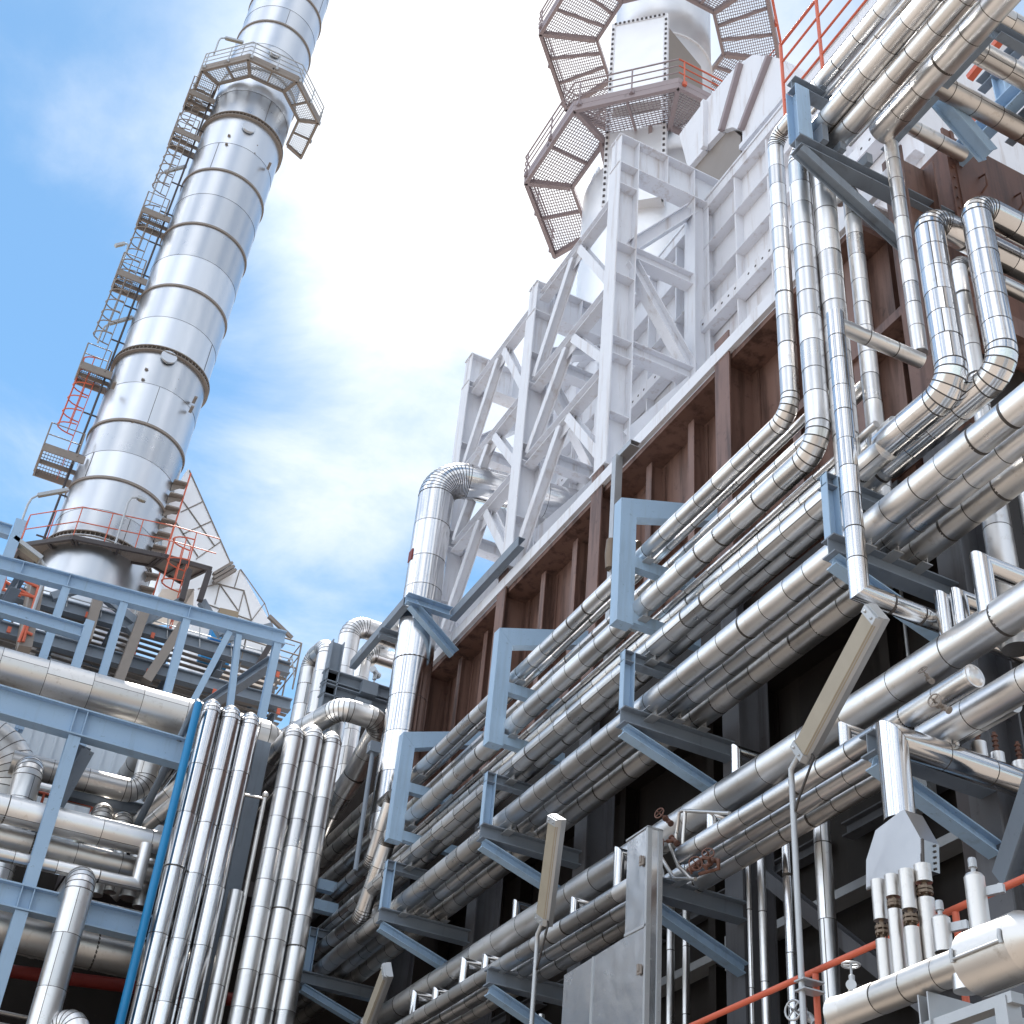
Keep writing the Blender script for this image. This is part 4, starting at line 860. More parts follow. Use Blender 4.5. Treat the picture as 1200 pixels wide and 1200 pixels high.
# platform round the foot of the tall stack, with red railing
Zp = 29.25
lp = thing('stack_platform', 'dark framed walkway with red railing round the foot of the tall stack', 'platform', (3.5, 42.5, Zp))
outp = [V(A(11, 652, 'Z', Zp)), V(A(24, 636, 'Z', Zp)), V(A(86, 627, 'Z', Zp)), V((5.2, 42.15, Zp)), V((6.9, 42.0, Zp))]
inp = [V((1.3, 46.5, Zp)), V(A(48, 653, 'Z', Zp)), V(A(90, 647, 'Z', Zp)), V((4.95, 43.1, Zp)), V((6.2, 43.6, Zp))]
outp[0] = V((.42, 46.2, Zp))
for k in range(4):
    o0, o1, i0, i1 = outp[k], outp[k+1], inp[k], inp[k+1]
    mb = MB(); n = 16
    for j in range(1, n): mb.bar(i0.lerp(o0, j/n), i1.lerp(o1, j/n), .03, .04)
    for j in range(1, 34): mb.bar(i0.lerp(i1, j/34), o0.lerp(o1, j/34), .03, .03)
    mb.build('grating', 'taupe_steel', lp)
    mb = MB(); zo = V((0, 0, -.08)); mb.ch(o0+zo, o1+zo, .17, .1, .016, flip=-1); mb.bar(i0+zo*.6, i1+zo*.6, .06, .09)
    for j in range(0, 3): mb.bar(i0.lerp(i1, (j+.06)/2.12)+zo*.7, o0.lerp(o1, (j+.06)/2.12)+zo*.7, .09, .1)
    mb.build('frame', 'dark_steel', lp)
    mb = MB()
    for h_ in (.6, 1.25): mb.tube([o0+V((0, 0, h_)), o1+V((0, 0, h_))], .021, 8)
    m_ = max(2, round((o1-o0).length/1.0))
    for j in range(m_): q = o0.lerp(o1, j/m_); mb.tube([q, q+V((0, 0, 1.25))], .02, 6)
    mb.build('railing', 'red_paint', lp)
cage('red caged ladder hanging below the right end of the stack walkway', 6.0, 41.9, 26.0, 28.9, 'red_paint', None)
# ---- white clad duct beside the tall stack
wd = thing('tapered_duct', 'white clad tapering duct leaning against the right side of the tall stack', 'duct', (6, 45, 24))
def wp(px, py, Y=45.0): return V(A(px, py, 'Y', Y))
mb = MB(); mb.prism([wp(216, 555), wp(221, 549), wp(270, 660), wp(248, 690), wp(190, 690), wp(190, 600)], (0, 3, 0)); mb.build('duct_wall', 'alu_white', wd)
mb = MB(); mb.prism([wp(248, 676, 44.6), wp(282, 667, 44.6), wp(320, 735, 44.6), wp(335, 790, 44.6), wp(220, 790, 44.6), wp(228, 690, 44.6)], (0, 3.2, 0)); mb.build('duct_wall', 'alu_white', wd)
mb = MB()
for a_, b_ in (((222, 551), (270, 659)), ((212, 600), (237, 588)), ((214, 626), (247, 611)), ((230, 655), (258, 635)), ((213, 585), (252, 640)), ((205, 610), (232, 652))):
    mb.bar(wp(*a_, 44.98), wp(*b_, 44.98), .03, .035)
for a_, b_ in (((282, 667), (310, 707)), ((281, 668), (275, 688)), ((255, 684), (286, 692)), ((286, 692), (280, 716)), ((258, 684), (252, 708)), ((258, 685), (279, 715)), ((286, 692), (295, 727)), ((310, 707), (294, 728)), ((310, 707), (320, 735)), ((232, 690), (255, 684)), ((232, 704), (295, 727))):
    mb.bar(wp(*a_, 44.58), wp(*b_, 44.58), .03, .035)
mb.build('seam_strip', 'taupe_steel', wd)
mb = MB()
for k in range(3): mb.bar(wp(250, 676+k*5-3, 44.3), wp(272+k*2, 660+k*4, 44.3), .2, .1)
mb.build('expansion_joint', 'taupe_steel', wd)
mb = MB(); mb.prism([wp(258, 712, 44), wp(280, 717, 44), wp(278, 728, 44), wp(256, 722, 44)], (0, .4, 0)); o = mb.build('wooden_box', 'tan_box'); tag(o, 'small tan box under the white clad duct', 'box')
mb = MB(); mb.bar(wp(315, 722, 44), wp(342, 748, 44), .14, .14); o = mb.build('sloping_bar', 'taupe_steel'); tag(o, 'loose grey bar sloping down from the white clad duct', 'steel bar')
# ---- table of the tall stack: legs, decks and beams
tb_ = thing('stack_support', 'tiers of dark grey beams and decks on slanting legs under the tall stack', 'steel frame', (4, 40, 0))
DK = []
for zz_, yy_, x0_, x1_ in ((24.55, 40.0, -2, 9.9), (23.3, 40.1, -2, 10.2), (21.6, 40.3, -3, 10.4)):
    mb = MB(); mb.ib((x0_, yy_, zz_), (x1_, yy_, zz_+.45), .42, .32, .04, .03); mb.ib((x0_, yy_+4.4, zz_), (x1_, yy_+4.4, zz_), .42, .32, .04, .03); mb.build('deck_beam', 'slate_steel', tb_)
    mb = MB()
    for k in range(7): x_ = x0_+.6+k*(x1_-x0_-1)/6; mb.ib((x_, yy_+.2, zz_-.05), (x_, yy_+4.2, zz_-.05), .4, .25, .03, .02)
    mb.build('cross_beam', 'slate_steel', tb_)
    mb = MB()
    for k in range(11): mb.box((x0_, yy_+.25+k*.37, zz_+.235), (x1_, yy_+.42+k*.37, zz_+.27))
    mb.build('deck', 'taupe_steel', tb_)
    for k in range(6):
        mb = MB(); x_ = x0_+.8+k*(x1_-x0_-1.2)/5; mb.box((x_-.06, yy_-.22, zz_-.06), (x_+.06, yy_-.17, zz_+.14)); mb.build('rail_socket', 'red_paint', tb_)
mb = MB(); mb.box((-3, 39.6, 20.2), (10, 45, 20.9)); mb.build('base_slab', 'taupe_steel', tb_)
mb = MB(); mb.box((-2.4, 40.5, 18.0), (8.5, 44, 20.19)); mb.build('base_slab', 'taupe_steel', tb_)
for a_, b_ in (((172, 710), (138, 800)), ((212, 735), (170, 800)), ((118, 690), (100, 752)), ((40, 675), (25, 760)), ((320, 750), (290, 800)), ((222, 668), (213, 703)), ((245, 670), (234, 704))):
    p, q = V(A(*a_, 'Y', 39.6)), V(A(*b_, 'Y', 39.6)); mb = MB(); mb.bar(p, q, .5 if a_[1] > 670 and a_[0] < 220 else .18, .3 if a_[0] < 220 else .18); mb.build('leg', 'taupe_steel' if a_[0] < 220 else 'dark_steel', tb_)
for a_, b_ in (((150, 740), (212, 705)), ((110, 690), (160, 730)), ((236, 705), (260, 745)), ((262, 750), (318, 735)), ((60, 700), (100, 688))):
    p, q = V(A(*a_, 'Y', 39.9)), V(A(*b_, 'Y', 39.9)); mb = MB(); mb.bar(p, q, .25, .25); mb.build('brace', 'slate_steel', tb_)
mb = MB()
for z_ in (24.9,):
    for h_ in (0, .55): mb.tube([(-2, 39.9, z_+h_), (9.9, 39.9, z_+h_+.45)], .022, 6)
for k in range(12): mb.tube([(-2+k*1.1, 39.9, 24.7), (-2+k*1.08, 39.9, 25.45)], .022, 6)
mb.build('railing', 'galv', tb_)
q = V(A(345, 745, 'Y', 40)); mb = MB()
for h_ in (0, .5, 1.0): mb.tube([q+V((-1.6, 0, h_-1.2)), q+V((.3, 0, h_-1.2)), q+V((.3, 2.5, h_-1.2))], .03, 6)
for ox, oy in ((-1.6, 0), (-.6, 0), (.3, 0), (.3, 1.2), (.3, 2.5)): mb.tube([q+V((ox, oy, -2.0)), q+V((ox, oy, -.2))], .03, 6)
mb.build('railing', 'taupe_steel', tb_)
for px0, py0, px1, py1, l in ((250, 735, 274, 748, 'bright blue cabinet seen between the beams below the white duct'), (238, 758, 270, 772, 'bright blue panel one deck below the blue cabinet')):
    p, q = A(px0, py0, 'Y', 41), A(px1, py1, 'Y', 41); mb = MB(); mb.box((p[0], 41, min(p[2], q[2])-.25), (q[0], 41.6, max(p[2], q[2])+.25)); o = mb.build('blue_cabinet', 'blue_panel'); tag(o, l, 'cabinet')
pd = thing('pedestal', 'pale round stack base below the railed walkway', 'stack base', (3.2, 45, 20)); mb = MB(); mb.lathe([(1.98, 20.9), (1.98, 24.5), (2.3, 25.0), (2.3, 25.2), (1.98, 25.4), (1.98, 28)], lax(0)*0+V((3.1, 45, 0)), n=56); mb.build('skirt', 'alu_stack', pd)
# ================================================================ pipe rack across the far end (runs along X)
# blue frame higher up (Y = 30) and lower one (Y = 28)
bf = thing('steel_portal', 'light blue portal with posts and a V brace before the tall stack foot', 'steel frame', (4, 30, 14))
zt_ = 19.6
mb = MB(); mb.ib((-3, 30, zt_-.25), (7.15, 30, zt_+.35), .38, .26, .03, .02)
for x_ in (.55, 1.65, 4.62): zq_ = zt_-.25+.6*(x_+3)/10.15; mb.box((x_, 29.88, zq_-.16), (x_+.02, 29.99, zq_+.16))
mb.build('top_beam', 'blue_steel', bf)
for x_ in (-1.6, 1.66, 3.06, 4.62, 6.98):
    mb = MB(); mb.ib((x_, 30, 15.6), (x_, 30, zt_-.25+.6*(x_+3)/10.15-.19), .2, .19, .02, .016, up=(0, 1, 0)); mb.build('post', 'blue_steel', bf)
for x_ in (4.9, 6.35):
    mb = MB(); mb.ib((5.85+(.12 if x_ > 5.8 else -.12), 30, zt_+.06), (x_, 30, 15.8), .15, .15, .016, .014, up=(0, 1, 0)); mb.build('v_brace', 'blue_steel', bf)
for x_ in (0.6, 6.98):
    mb = MB(); mb.ib((x_, 30.2, zt_-.3), (x_-.6 if x_ < 2 else x_-1.6, 37, zt_-.3), .3, .25, .02, .016); mb.build('cross_beam', 'slate_steel', bf)
bf2 = thing('steel_portal', 'short light blue beam on posts just above the fat horizontal pipe, far left', 'steel frame', (1, 28, 14))
mb = MB(); mb.ib((-3, 28, 17.25), (2.16, 28, 17.3), .3, .24, .025, .02); mb.build('top_beam', 'blue_steel', bf2)
mb = MB(); mb.ib((2.26, 28, 15.4), (2.26, 28, 17.62), .2, .2, .02, .016, up=(0, 1, 0)); mb.build('post', 'blue_steel', bf2)
bf3 = thing('blue_column', 'light blue column head with a stub beam at the left edge below the railed walkway', 'steel column', (0.2, 33, 15))
q = A(12, 645, 'Y', 33); mb = MB(); mb.ib((q[0], 33, 15), (q[0], 33, A(12, 608, 'Y', 33)[2]), .3, .28, .03, .02, up=(0, 1, 0)); mb.build('post', 'blue_steel', bf3)
mb = MB(); z_ = A(0, 612, 'Y', 33)[2]; mb.ib((-4, 33, z_-.25), (q[0]-.16, 33, z_-.2), .34, .25, .03, .02); mb.build('stub_beam', 'blue_steel', bf3)
zg2 = 16.6; mb = MB(); mb.ib((-3, 31, zg2), (8.3, 31, zg2-.2), .4, .3, .03, .02); o = mb.build('girder', 'slate_steel'); tag(o, 'slate girder behind the pipe heads of the vertical bundle, under the blue frame', 'girder')
# red access gear at the far left
ra = thing('red_ladder', 'red caged ladder and railings beside a taupe post at the far left', 'ladder', (0, 36, 18))
for (a_, b_) in (((0, 668), (45, 688)), ((0, 678), (45, 703)), ((0, 690), (42, 700)), ((8, 665), (4, 690)), ((45, 688), (27, 752)), ((42, 703), (22, 752)), ((37, 715), (45, 718)), ((33, 728), (40, 732)), ((30, 740), (38, 744))):
    mb = MB(); mb.tube([A(*a_, 'Y', 36), A(*b_, 'Y', 36)], .045, 6); mb.build('rail', 'red_paint', ra)
mb = MB(); mb.bar(A(45, 680, 'Y', 36.3), A(28, 762, 'Y', 36.3), .5, .35); mb.build('post', 'taupe_steel', ra)

# main rack frame at Y = 26
rk = thing('rack_frame', 'light blue frame of two deep beams and a slim column carrying the far pipe rack', 'steel frame', (2.4, 26.1, 0))
for z_, h_ in ((14.25, .58), (10.62, .46)):
    mb = MB(); mb.ib((-4, 26.1, z_), (4.78, 26.1, z_), h_, .32, .03, .02)
    for x_ in (2.36, 2.58): mb.box((x_, 25.96, z_-h_/2+.03), (x_+.02, 26.09, z_+h_/2-.03))
    mb.build('beam', 'blue_steel', rk)
for z0_, z1_ in ((10.86, 13.94), (6.5, 10.38)):
    mb = MB(); mb.ib((2.48, 26.1, z0_), (2.48, 26.1, z1_), .24, .24, .018, .014, up=(0, 1, 0)); mb.build('column', 'blue_steel', rk)
mb = MB(); mb.ib((2.8, 26.3, 13.9), (2.45, 27.6, 12.1), .28, .26, .02, .016); mb.build('knee_brace', 'slate_steel', rk)
mb = MB(); mb.ib((2.9, 28.6, 13.9), (6.4, 28.6, 13.95), .25, .22, .02, .016); mb.build('rear_beam', 'slate_steel', rk)
pc = thing('steel_column', 'plain grey blue column face showing between the two halves of the vertical bundle', 'steel column', (6.25, 26.3, 0))
mb = MB(); mb.box((6.12, 26.2, 0), (6.42, 26.22, 15.1)); mb.ib((6.27, 26.42, 0), (6.27, 26.42, 15.1), .4, .30, .02, .016, up=(0, 1, 0)); mb.build('column', 'slate_steel', pc)

RK = 'horizontal pipes on the far rack'
zc = 15.52
pipe('fat dull pipe lying on the upper blue beam of the far rack', [(-5, 27.2, zc-.12), (6.5, 27.2, zc+.14), (6.75, 27.2, zc+.14), (6.75, 31, zc+.1)], .41, [0, 0.4, 1.2, 0], seam=1.0, group=RK, mats=('alu_old', 'seam'))
pipe('upper of three long pipes between the two blue beams', [(-4, 26.5, 12.22), (5.4, 26.5, 12.44)], .27, seam=.9, group=RK)
pipe('middle one of three long pipes between the two blue beams, in shade', [(-4, 27.0, 11.9), (6.0, 27.0, 12.05)], .24, seam=.9, group=RK, mats=('alu_old', 'seam'))
pipe('slim long pipe with a mitred upturned end above the lower blue beam', [(-4, 26.3, 11.22), (4.42, 26.3, 11.48), (4.42, 26.3, 12.3)], .125, seam=.8, group=RK, mitre=True)
pipe('fat pipe slung below the lower blue beam', [(-4, 26.9, 10.2), (6.5, 26.9, 10.3)], .36, seam=.8, group=RK, mats=('alu_old', 'seam'))
pipe('thin pipe resting behind the slim long pipe', [(-2, 27.2, 11.1), (4.9, 27.2, 11.2)], .12, seam=.8, group=RK)
pipe('thin pipe high behind the blue column, below the upper beam', [(1.9, 30, 14.4), (5.4, 30, 14.5)], .16, seam=.8, group=RK)
UX = A(174.4, 895, 'Y', 28)[0]; UZ = A(110, 915, 'Y', 28)[2]
t = pipe('U-shaped pipe with an upturned gored elbow behind the blue column', [(1.6, 28, UZ-.08), (UX, 28, UZ), (UX, 28, UZ+1.45), (UX, 31, UZ+1.45)], .25, [0, 1.5, 1.1, 0], seam=.7, group=RK, mats=('alu_old', 'seam'))
pipe('very fat gored elbow at the left edge below the upper blue beam', [(-4, 28.6, 14.45), (1.75, 28.6, 14.45), (1.75, 28.6, 9.5)], .62, [0, 1.6, 0], gores=9, seam=.6, group=RK, mats=('alu_old', 'seam'))
q = A(38, 895, 'Y', 27.3); pipe('round-topped vertical pipe before the very fat elbow', [(q[0], 30, q[2]), (q[0], 27.4, q[2]), (q[0]+.03, 27.4, 11.0)], .28, [0, 1.05, 0], seam=.5, mats=('alu', 'seam'))
# big front riser and its neighbour
q = A(97, 1024, 'Y', 25.1); pipe('stout front riser curving back over the lower blue beam', [(q[0]+.02, 29.5, q[2]-.05), (q[0]+.02, 25.1, q[2]-.05), (q[0]+.03, 25.1, 0.3)], .255, [0, 1.1, 0], seam=.85, mats=ALU)
q = A(97, 1185, 'Y', 24.6); pipe('low round-topped pipe beside the stout front riser at the bottom edge', [(q[0]-1.2, 26.4, q[2]-1.2), (q[0], 24.7, q[2]), (q[0], 24.6, 0.3)], .24, [0, 1.0, 0], seam=.8, mats=ALU)
# vertical bundle
VB = 'vertical pipe bundle'
EDG = [79.55, 78.70, 77.76, 76.88], [75.72, 74.85, 73.97, 73.12]
for gi, E_ in enumerate(EDG):
    for i in range(3):
        y_ = 25.4; a_ = (E_[i]+E_[i+1])/2; x_ = y_/tan(radians(a_)); r_ = math.hypot(x_, y_)*sin(radians(E_[i]-E_[i+1])/2)*.985
        z_ = (15.22, 15.2, 15.18)[i] if gi == 0 else (15.2, 15.32, 15.3)[i]
        lab = (['outer left pipe of the vertical bundle, next to the blue pipe', 'second pipe of the vertical bundle from the blue pipe', 'third pipe of the vertical bundle, left of the plain column face'],
               ['fourth pipe of the vertical bundle, right of the plain column face', 'fifth pipe of the vertical bundle, dull with short sheets', 'outer right pipe of the vertical bundle, nearest the black wall'])[gi][i]
        pipe(lab, [(x_, 30.5, z_-r_*.4), (x_, y_, z_-r_*.4), (x_, y_, 0.2)], r_, [0, 1.05, 0], seam=(1.15 if gi == 0 else .62), mats=(('alu_bright', 'seam') if gi == 0 else ALU), group=VB)
x_, y_ = 25.1/tan(radians(79.74)), 25.2
bp = thing('blue_pipe', 'bright blue painted pipe down the left side of the vertical bundle', 'pipe', (x_, y_, 0.2))
mb = MB(); mb.tube([(x_, y_, .2), (x_, y_, 14.98)], .082, 14); mb.build('pipe_run', 'blue_pipe', bp)
mb = MB(); mb.tube([(x_, y_, 14.94), (x_-.02, y_+.02, 15.0), (x_-.05, y_+1.6, 14.2), (x_-.1, y_+3.6, 13.2)], .08, 12); mb.build('pipe_run', 'slate_steel', bp)
q = A(277, 1045, 'Y', 25.45); pipe('short pipe with a capped top rising beside the plain column face', [(q[0], 25.45, q[2]), (q[0], 25.45, .3)], .14, seam=.9, mats=ALU, group=VB)
t = thing('conduit', 'thin dull tube with a rounded cap standing before the plain column face', 'tube', (6.4, 25.5, .3))
q = A(311, 932, 'Y', 25.5); mb = MB(); mb.tube([(q[0], 25.5, .3), (q[0], 25.5, q[2])], .045, 10); mb.sphere((q[0], 25.5, q[2]), .075, 10); mb.tube([(q[0]-.65, 25.6, q[2]-.08), (q[0], 25.5, q[2]-.08)], .03, 6); mb.build('tube', 'alu_old', t)
q0, q1 = A(0, 1145, 'Y', 29), A(190, 1170, 'Y', 29); mb = MB(); mb.tube([(-4, 29, q0[2]-.5), (8, 29, q1[2]+.35)], .13, 12); o = mb.build('red_pipe', 'dark_red'); tag(o, 'dark red pipe crossing the shadows at lower left', 'pipe')
for k, (z_, y_, r_) in enumerate(((9.75, 30.5, .05), (9.45, 30.2, .04), (9.2, 30.6, .06), (8.75, 29.4, .03), (8.2, 30, .05), (7.9, 30.2, .04))):
    mb = MB(); mb.tube([(-4, y_, z_), (9, y_, z_+.1)], r_, 8); o = mb.build('shadow_pipe', 'alu_old'); tag(o, ['top thin pipe', 'second thin pipe', 'third thin pipe', 'fourth thin pipe', 'fifth thin pipe', 'lowest thin pipe'][k]+' in the dark under the far rack, behind the stout front riser', 'pipe', 'thin pipes in the dark under the far rack')
# shaded clutter between the blue beams
for k, (px, py, rx) in enumerate(((215, 905, .2), (228, 955, .17), (200, 930, .15))):
    a_ = V(A(px, py, 'Y', 27.5)); pipe(['shaded sloping pipe just left of the blue pipe top', 'lower shaded pipe left of the blue pipe', 'shaded pipe slanting under the U-shaped elbow'][k], [a_+V((.9, 0, .95)), a_+V((-1.0, 1.6, -1.5))], rx, seam=.6, mats=('alu_old', 'seam'), group='shaded pipes behind the blue pipe')
for k, (px, py) in enumerate(((122, 950), (145, 960))):
    a_ = V(A(px, py, 'Y', 28.2)); pipe(['rounded pipe end left of the dark clamp ring under the U-shaped pipe', 'rounded pipe end right of the dark clamp ring under the U-shaped pipe'][k], [a_+V((0, 2, .1)), a_+V((0, 0, 0)), a_+V((0, 0, -1.5))], .22, [0, 1.0, 0], seam=.6, mats=('alu_old', 'seam'))
for k, (px, py, r_) in enumerate(((120, 1015, .16), (137, 1012, .14), (160, 1020, .2), (172, 1030, .15))):
    a_ = V(A(px, py, 'Y', 27.6)); pipe(['first', 'second', 'third', 'fourth'][k]+' stubby pipe from the left behind the slim upturned pipe', [a_+V((0, 0, .5)), a_+V((0, 0, -.6))], r_, seam=.5, group='stubby pipes above the lower blue beam')
rr_ = thing('guard_rail', 'small orange railing in the gap under the U-shaped pipe', 'guard rail', A(100, 940, 'Y', 29))
for pts in (((45, 928), (112, 946)), ((52, 930), (47, 946)), ((109, 943), (104, 960)), ((92, 938), (112, 943))):
    mb = MB(); mb.tube([A(*q_, 'Y', 29) for q_ in pts], .03, 6); mb.build('rail', 'red_paint', rr_)
# corrugated siding behind the rack and the dark hall beneath
sd = thing('siding_wall', 'pale blue ribbed metal siding showing through the far rack', 'wall', (3.5, 33, 14))
mb = MB(); mb.box((-3, 33, 14.2), (6.2, 33.1, 19.0))
for k in range(31): mb.box((-3+k*.3, 32.96, 14.2), (-3+k*.3+.06, 33.0, 19.0))
mb.build('siding', 'siding', sd)
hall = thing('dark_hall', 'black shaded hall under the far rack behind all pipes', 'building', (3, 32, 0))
mb = MB(); mb.box((-12, 32, 0), (17, 38, 13.4)); mb.box((6.0, 31.2, 0), (8.99, 31.99, 17.2)); mb.box((9.0, 31.2, 0), (17, 31.98, 19.0)); mb.build('hall_wall', 'shade_black', hall)
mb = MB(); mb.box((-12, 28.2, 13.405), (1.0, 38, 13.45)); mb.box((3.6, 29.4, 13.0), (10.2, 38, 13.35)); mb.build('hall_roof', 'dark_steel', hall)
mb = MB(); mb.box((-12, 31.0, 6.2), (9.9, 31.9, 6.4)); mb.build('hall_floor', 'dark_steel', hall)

# ================================================================ big goose neck pipe at the end of the heater
xb, yb = 8.95, 8.95*tan(radians(70.42)); rb = math.hypot(xb, yb)*sin(radians(.92))
zb_top = A(533, 572, 'Y', yb)[2]+.22
big_ = pipe('biggest pipe, bending in a ribbed goose neck into the far end of the pale frame', [(13.5, yb-.9, zb_top), (xb, yb, zb_top), (xb, yb, 12.7)], rb*1.03, [0, 1.65, 0], gores=14, seam=.95, mats=('alu_bright', 'seam'))
mb = MB(); zq = 12.7; mb.cone((xb, yb, 12.7), (xb, yb, 12.1), rb, rb*.62); mb.run((xb, yb, 12.1), (xb, yb, 11.5), rb*.62, .5); o = mb.build('reducer', ('alu', 'seam'), big_)
mb = MB(); mb.box((xb-rb-.02, yb-.12, 20.05), (xb-rb+.06, yb+.1, 20.35)); mb.build('tape_mark', 'dark_red', big_)
# guide frame round the big pipe
gf = thing('pipe_guide', 'slate blue guide frame clasping the biggest pipe, with a raking strut', 'pipe bracket', (8.3, 24.5, 17))
yf = yb-rb-.14; zf = A(477, 704, 'Y', yf)[2]
pL = V((A(475, 702, 'Y', yf)[0], yf, zf)); pR = V((A(522, 717, 'Y', yf)[0]+.1, yf, zf))
mb = MB(); mb.ch(pL, pR, .24, .18, .016); mb.build('front_beam', 'blue_steel', gf)
e_ = V(A(590, 650, 'X', pR.x)); mb = MB(); mb.ch(pR+V((.02, 0, 0)), V((pR.x+.02, GY[3]-1.2, zf)), .24, .16, .016, flip=-1); mb.build('side_beam', 'slate_steel', gf)
q_ = V(A(530, 768, 'X', 9.69)); mb = MB(); mb.ch(pL+V((.12, -.02, -.12)), q_, .24, .16, .016, up=(0, 0, 1)); mb.build('rake_strut', 'blue_steel', gf)
q_ = V((pL.x-.02, 27.9, zf)); mb = MB(); mb.ch(pL+V((-.02, .05, 0)), q_, .22, .16, .016, flip=1); mb.build('side_beam', 'slate_steel', gf)
p_ = V(A(398, 760, 'Y', 27.95)); mb = MB(); mb.ch((pL.x-.1, 25.8, zf-.3), (pR.x, 25.8, zf-.3), .2, .2, .016); mb.build('rear_beam', 'slate_steel', gf)
# cluster beyond: risers with goose necks, rack beams
cl = thing('end_frame', 'slate blue post and doubled beams between the slim goose necks and the biggest pipe', 'steel frame', (8, 28, 0))
a_, b_ = A(394, 760, 'Y', 28), A(386, 806, 'Y', 28)
mb = MB(); mb.ib((a_[0], 28, 10), (a_[0], 28, a_[2]+.15), .3, .3, .025, .02, up=(1, 0, 0)); mb.build('post', 'slate_steel', cl)
for py0, hh_ in ((797, .32), (814, .3)):
    z_ = A(395, py0, 'Y', 28)[2]; mb = MB(); mb.ib((a_[0]-.2, 28, z_), (9.6, 28, z_), hh_, .3, .025, .02); mb.build('beam', 'slate_steel', cl)
mb = MB()
for px, py in ((424, 828), (432, 808)): c_ = V(A(px, py, 'Y', 27.8)); mb.box((c_.x-.2, 27.7, c_.z-.16), (c_.x+.2, 27.9, c_.z+.16))
mb.build('bracket_box', 'slate_steel', cl)
GNK = 'slim goose necks at the end of the heater'
q = A(386, 752, 'Y', 28.6); pipe('leftmost slim riser with a goose neck bending back, against the sky', [(q[0]-.12, 29.5, q[2]-3), (q[0]-.12, 29.5, q[2]-.1), (q[0], 28.6, q[2]-.1), (q[0], 28.6, 9)], .235, [0, 1.3, 1.3, 0], seam=.55, group=GNK)
q = A(415, 728, 'Y', 29); pipe('slim riser with a ribbed goose neck turning in above the doubled beams', [(q[0]+3.5, 29, q[2]-.1), (q[0]-.05, 29, q[2]-.1), (q[0]-.05, 29, 17.0)], .27, [0, 1.5, 0], gores=8, seam=.5, group=GNK)
q = A(428, 760, 'Y', 30); pipe('shaded ribbed elbow half hidden behind the slim goose necks', [(q[0]+3, 30, q[2]-.1), (q[0], 30, q[2]-.1), (q[0], 30, 16.5)], .22, [0, 1.5, 0], gores=8, seam=.5, group=GNK)
xq = 9.75; zq = phi_z(xq, 63.1); pipe('sloping looking dull pipe behind the biggest pipe, running out over the doubled beams', [(xq, 26.4, zq), (xq, 33.6, zq)], .25, seam=.8, mats=('alu_white', 'seam'))
valve('valve with a flanged body hanging under the dull pipe by the doubled beams', A(440, 788, 'Y', 28.3), 1.7, (0, 0, -1), 'galv')
q = A(400, 838, 'Y', 26.4); pipe('S-bend pipe turning from the bundle heads back under itself', [(q[0]-.75, 28.6, q[2]+.0), (q[0]-.1, 26.2, q[2]+.05), (A(440, 858, 'Y', 26.2)[0]+.12, 26.2, q[2]+.05), (A(440, 858, 'Y', 26.2)[0]+.12, 27.6, q[2]-.7), (q[0]+.3, 31, q[2]-3.0)], .255, [0, 1.2, 1.25, 1.2, 0], gores=6, seam=.5)
q0 = A(395, 925, 'X', 8.3); 
for k, (px, py, X_, r_) in enumerate(((388, 990, 8.9, .2), (376, 1012, 8.7, .16), (372, 1042, 8.5, .15))):
    z_ = A(px, py, 'X', X_)[2]; y_ = A(px, py, 'X', X_)[1]
    pipe(['shaded upper pipe passing behind the outer right bundle pipe', 'shaded pipe below it behind the outer right bundle pipe', 'lowest dull pipe passing behind the outer right bundle pipe'][k], [(X_, 24.6, z_), (X_, 33, z_)], r_, seam=.5, mats=('alu_old', 'seam'), group='shaded pipes at the far end of the upper rack')
for k, (px, py) in enumerate(((385, 1040), (378, 1063))):
    q = A(px, py, 'Y', 26.4); mb = MB(); mb.box((q[0]-.25, 26.3, q[2]-.11), (q[0]+.3, 26.5, q[2]+.11)); o = mb.build('beam_end', 'blue_steel'); tag(o, ['upper short blue beam end beside the outer right bundle pipe', 'lower short blue beam end beside the outer right bundle pipe'][k], 'beam end')
jb = thing('conduit', 'dark slim conduit with a square head just left of the biggest pipe', 'conduit', A(436, 930, 'Y', 24.2))
q = A(437, 880, 'Y', 24.2); mb = MB(); mb.box((q[0]-.1, 24.1, q[2]-.05), (q[0]+.12, 24.3, q[2]+.18)); mb.tube([(q[0], 24.2, q[2]), (q[0]+.02, 24.2, 12)], .05, 8); mb.build('tube', 'slate_steel', jb)
t = thing('conduit', 'pale conduit pole with a short arm behind the nearest blue C-shaped frame', 'conduit', (9.3, 17, 14))
q = A(722, 535, 'X', 9.3); mb = MB(); mb.box((9.26, q[1]-.07, 13.4), (9.40, q[1]+.07, q[2])); mb.ch((9.33, q[1]+.2, q[2]+.05), (9.33, q[1]-.45, q[2]+.05), .12, .2, .014, flip=-1); mb.build('tube', 'galv', t)
mb = MB(); q = A(716, 650, 'X', 9.25); mb.lathe([(.001, -.3), (.09, -.3), (.11, 0), (.09, .3), (.001, .3)], q, n=12); mb.build('trap', 'brass', t)
valve('dull brass valve glimpsed through the nearest blue frame, against brown panels', A(744, 636, 'X', 9.0), 1.3, (-1, -.3, .3), 'brass')

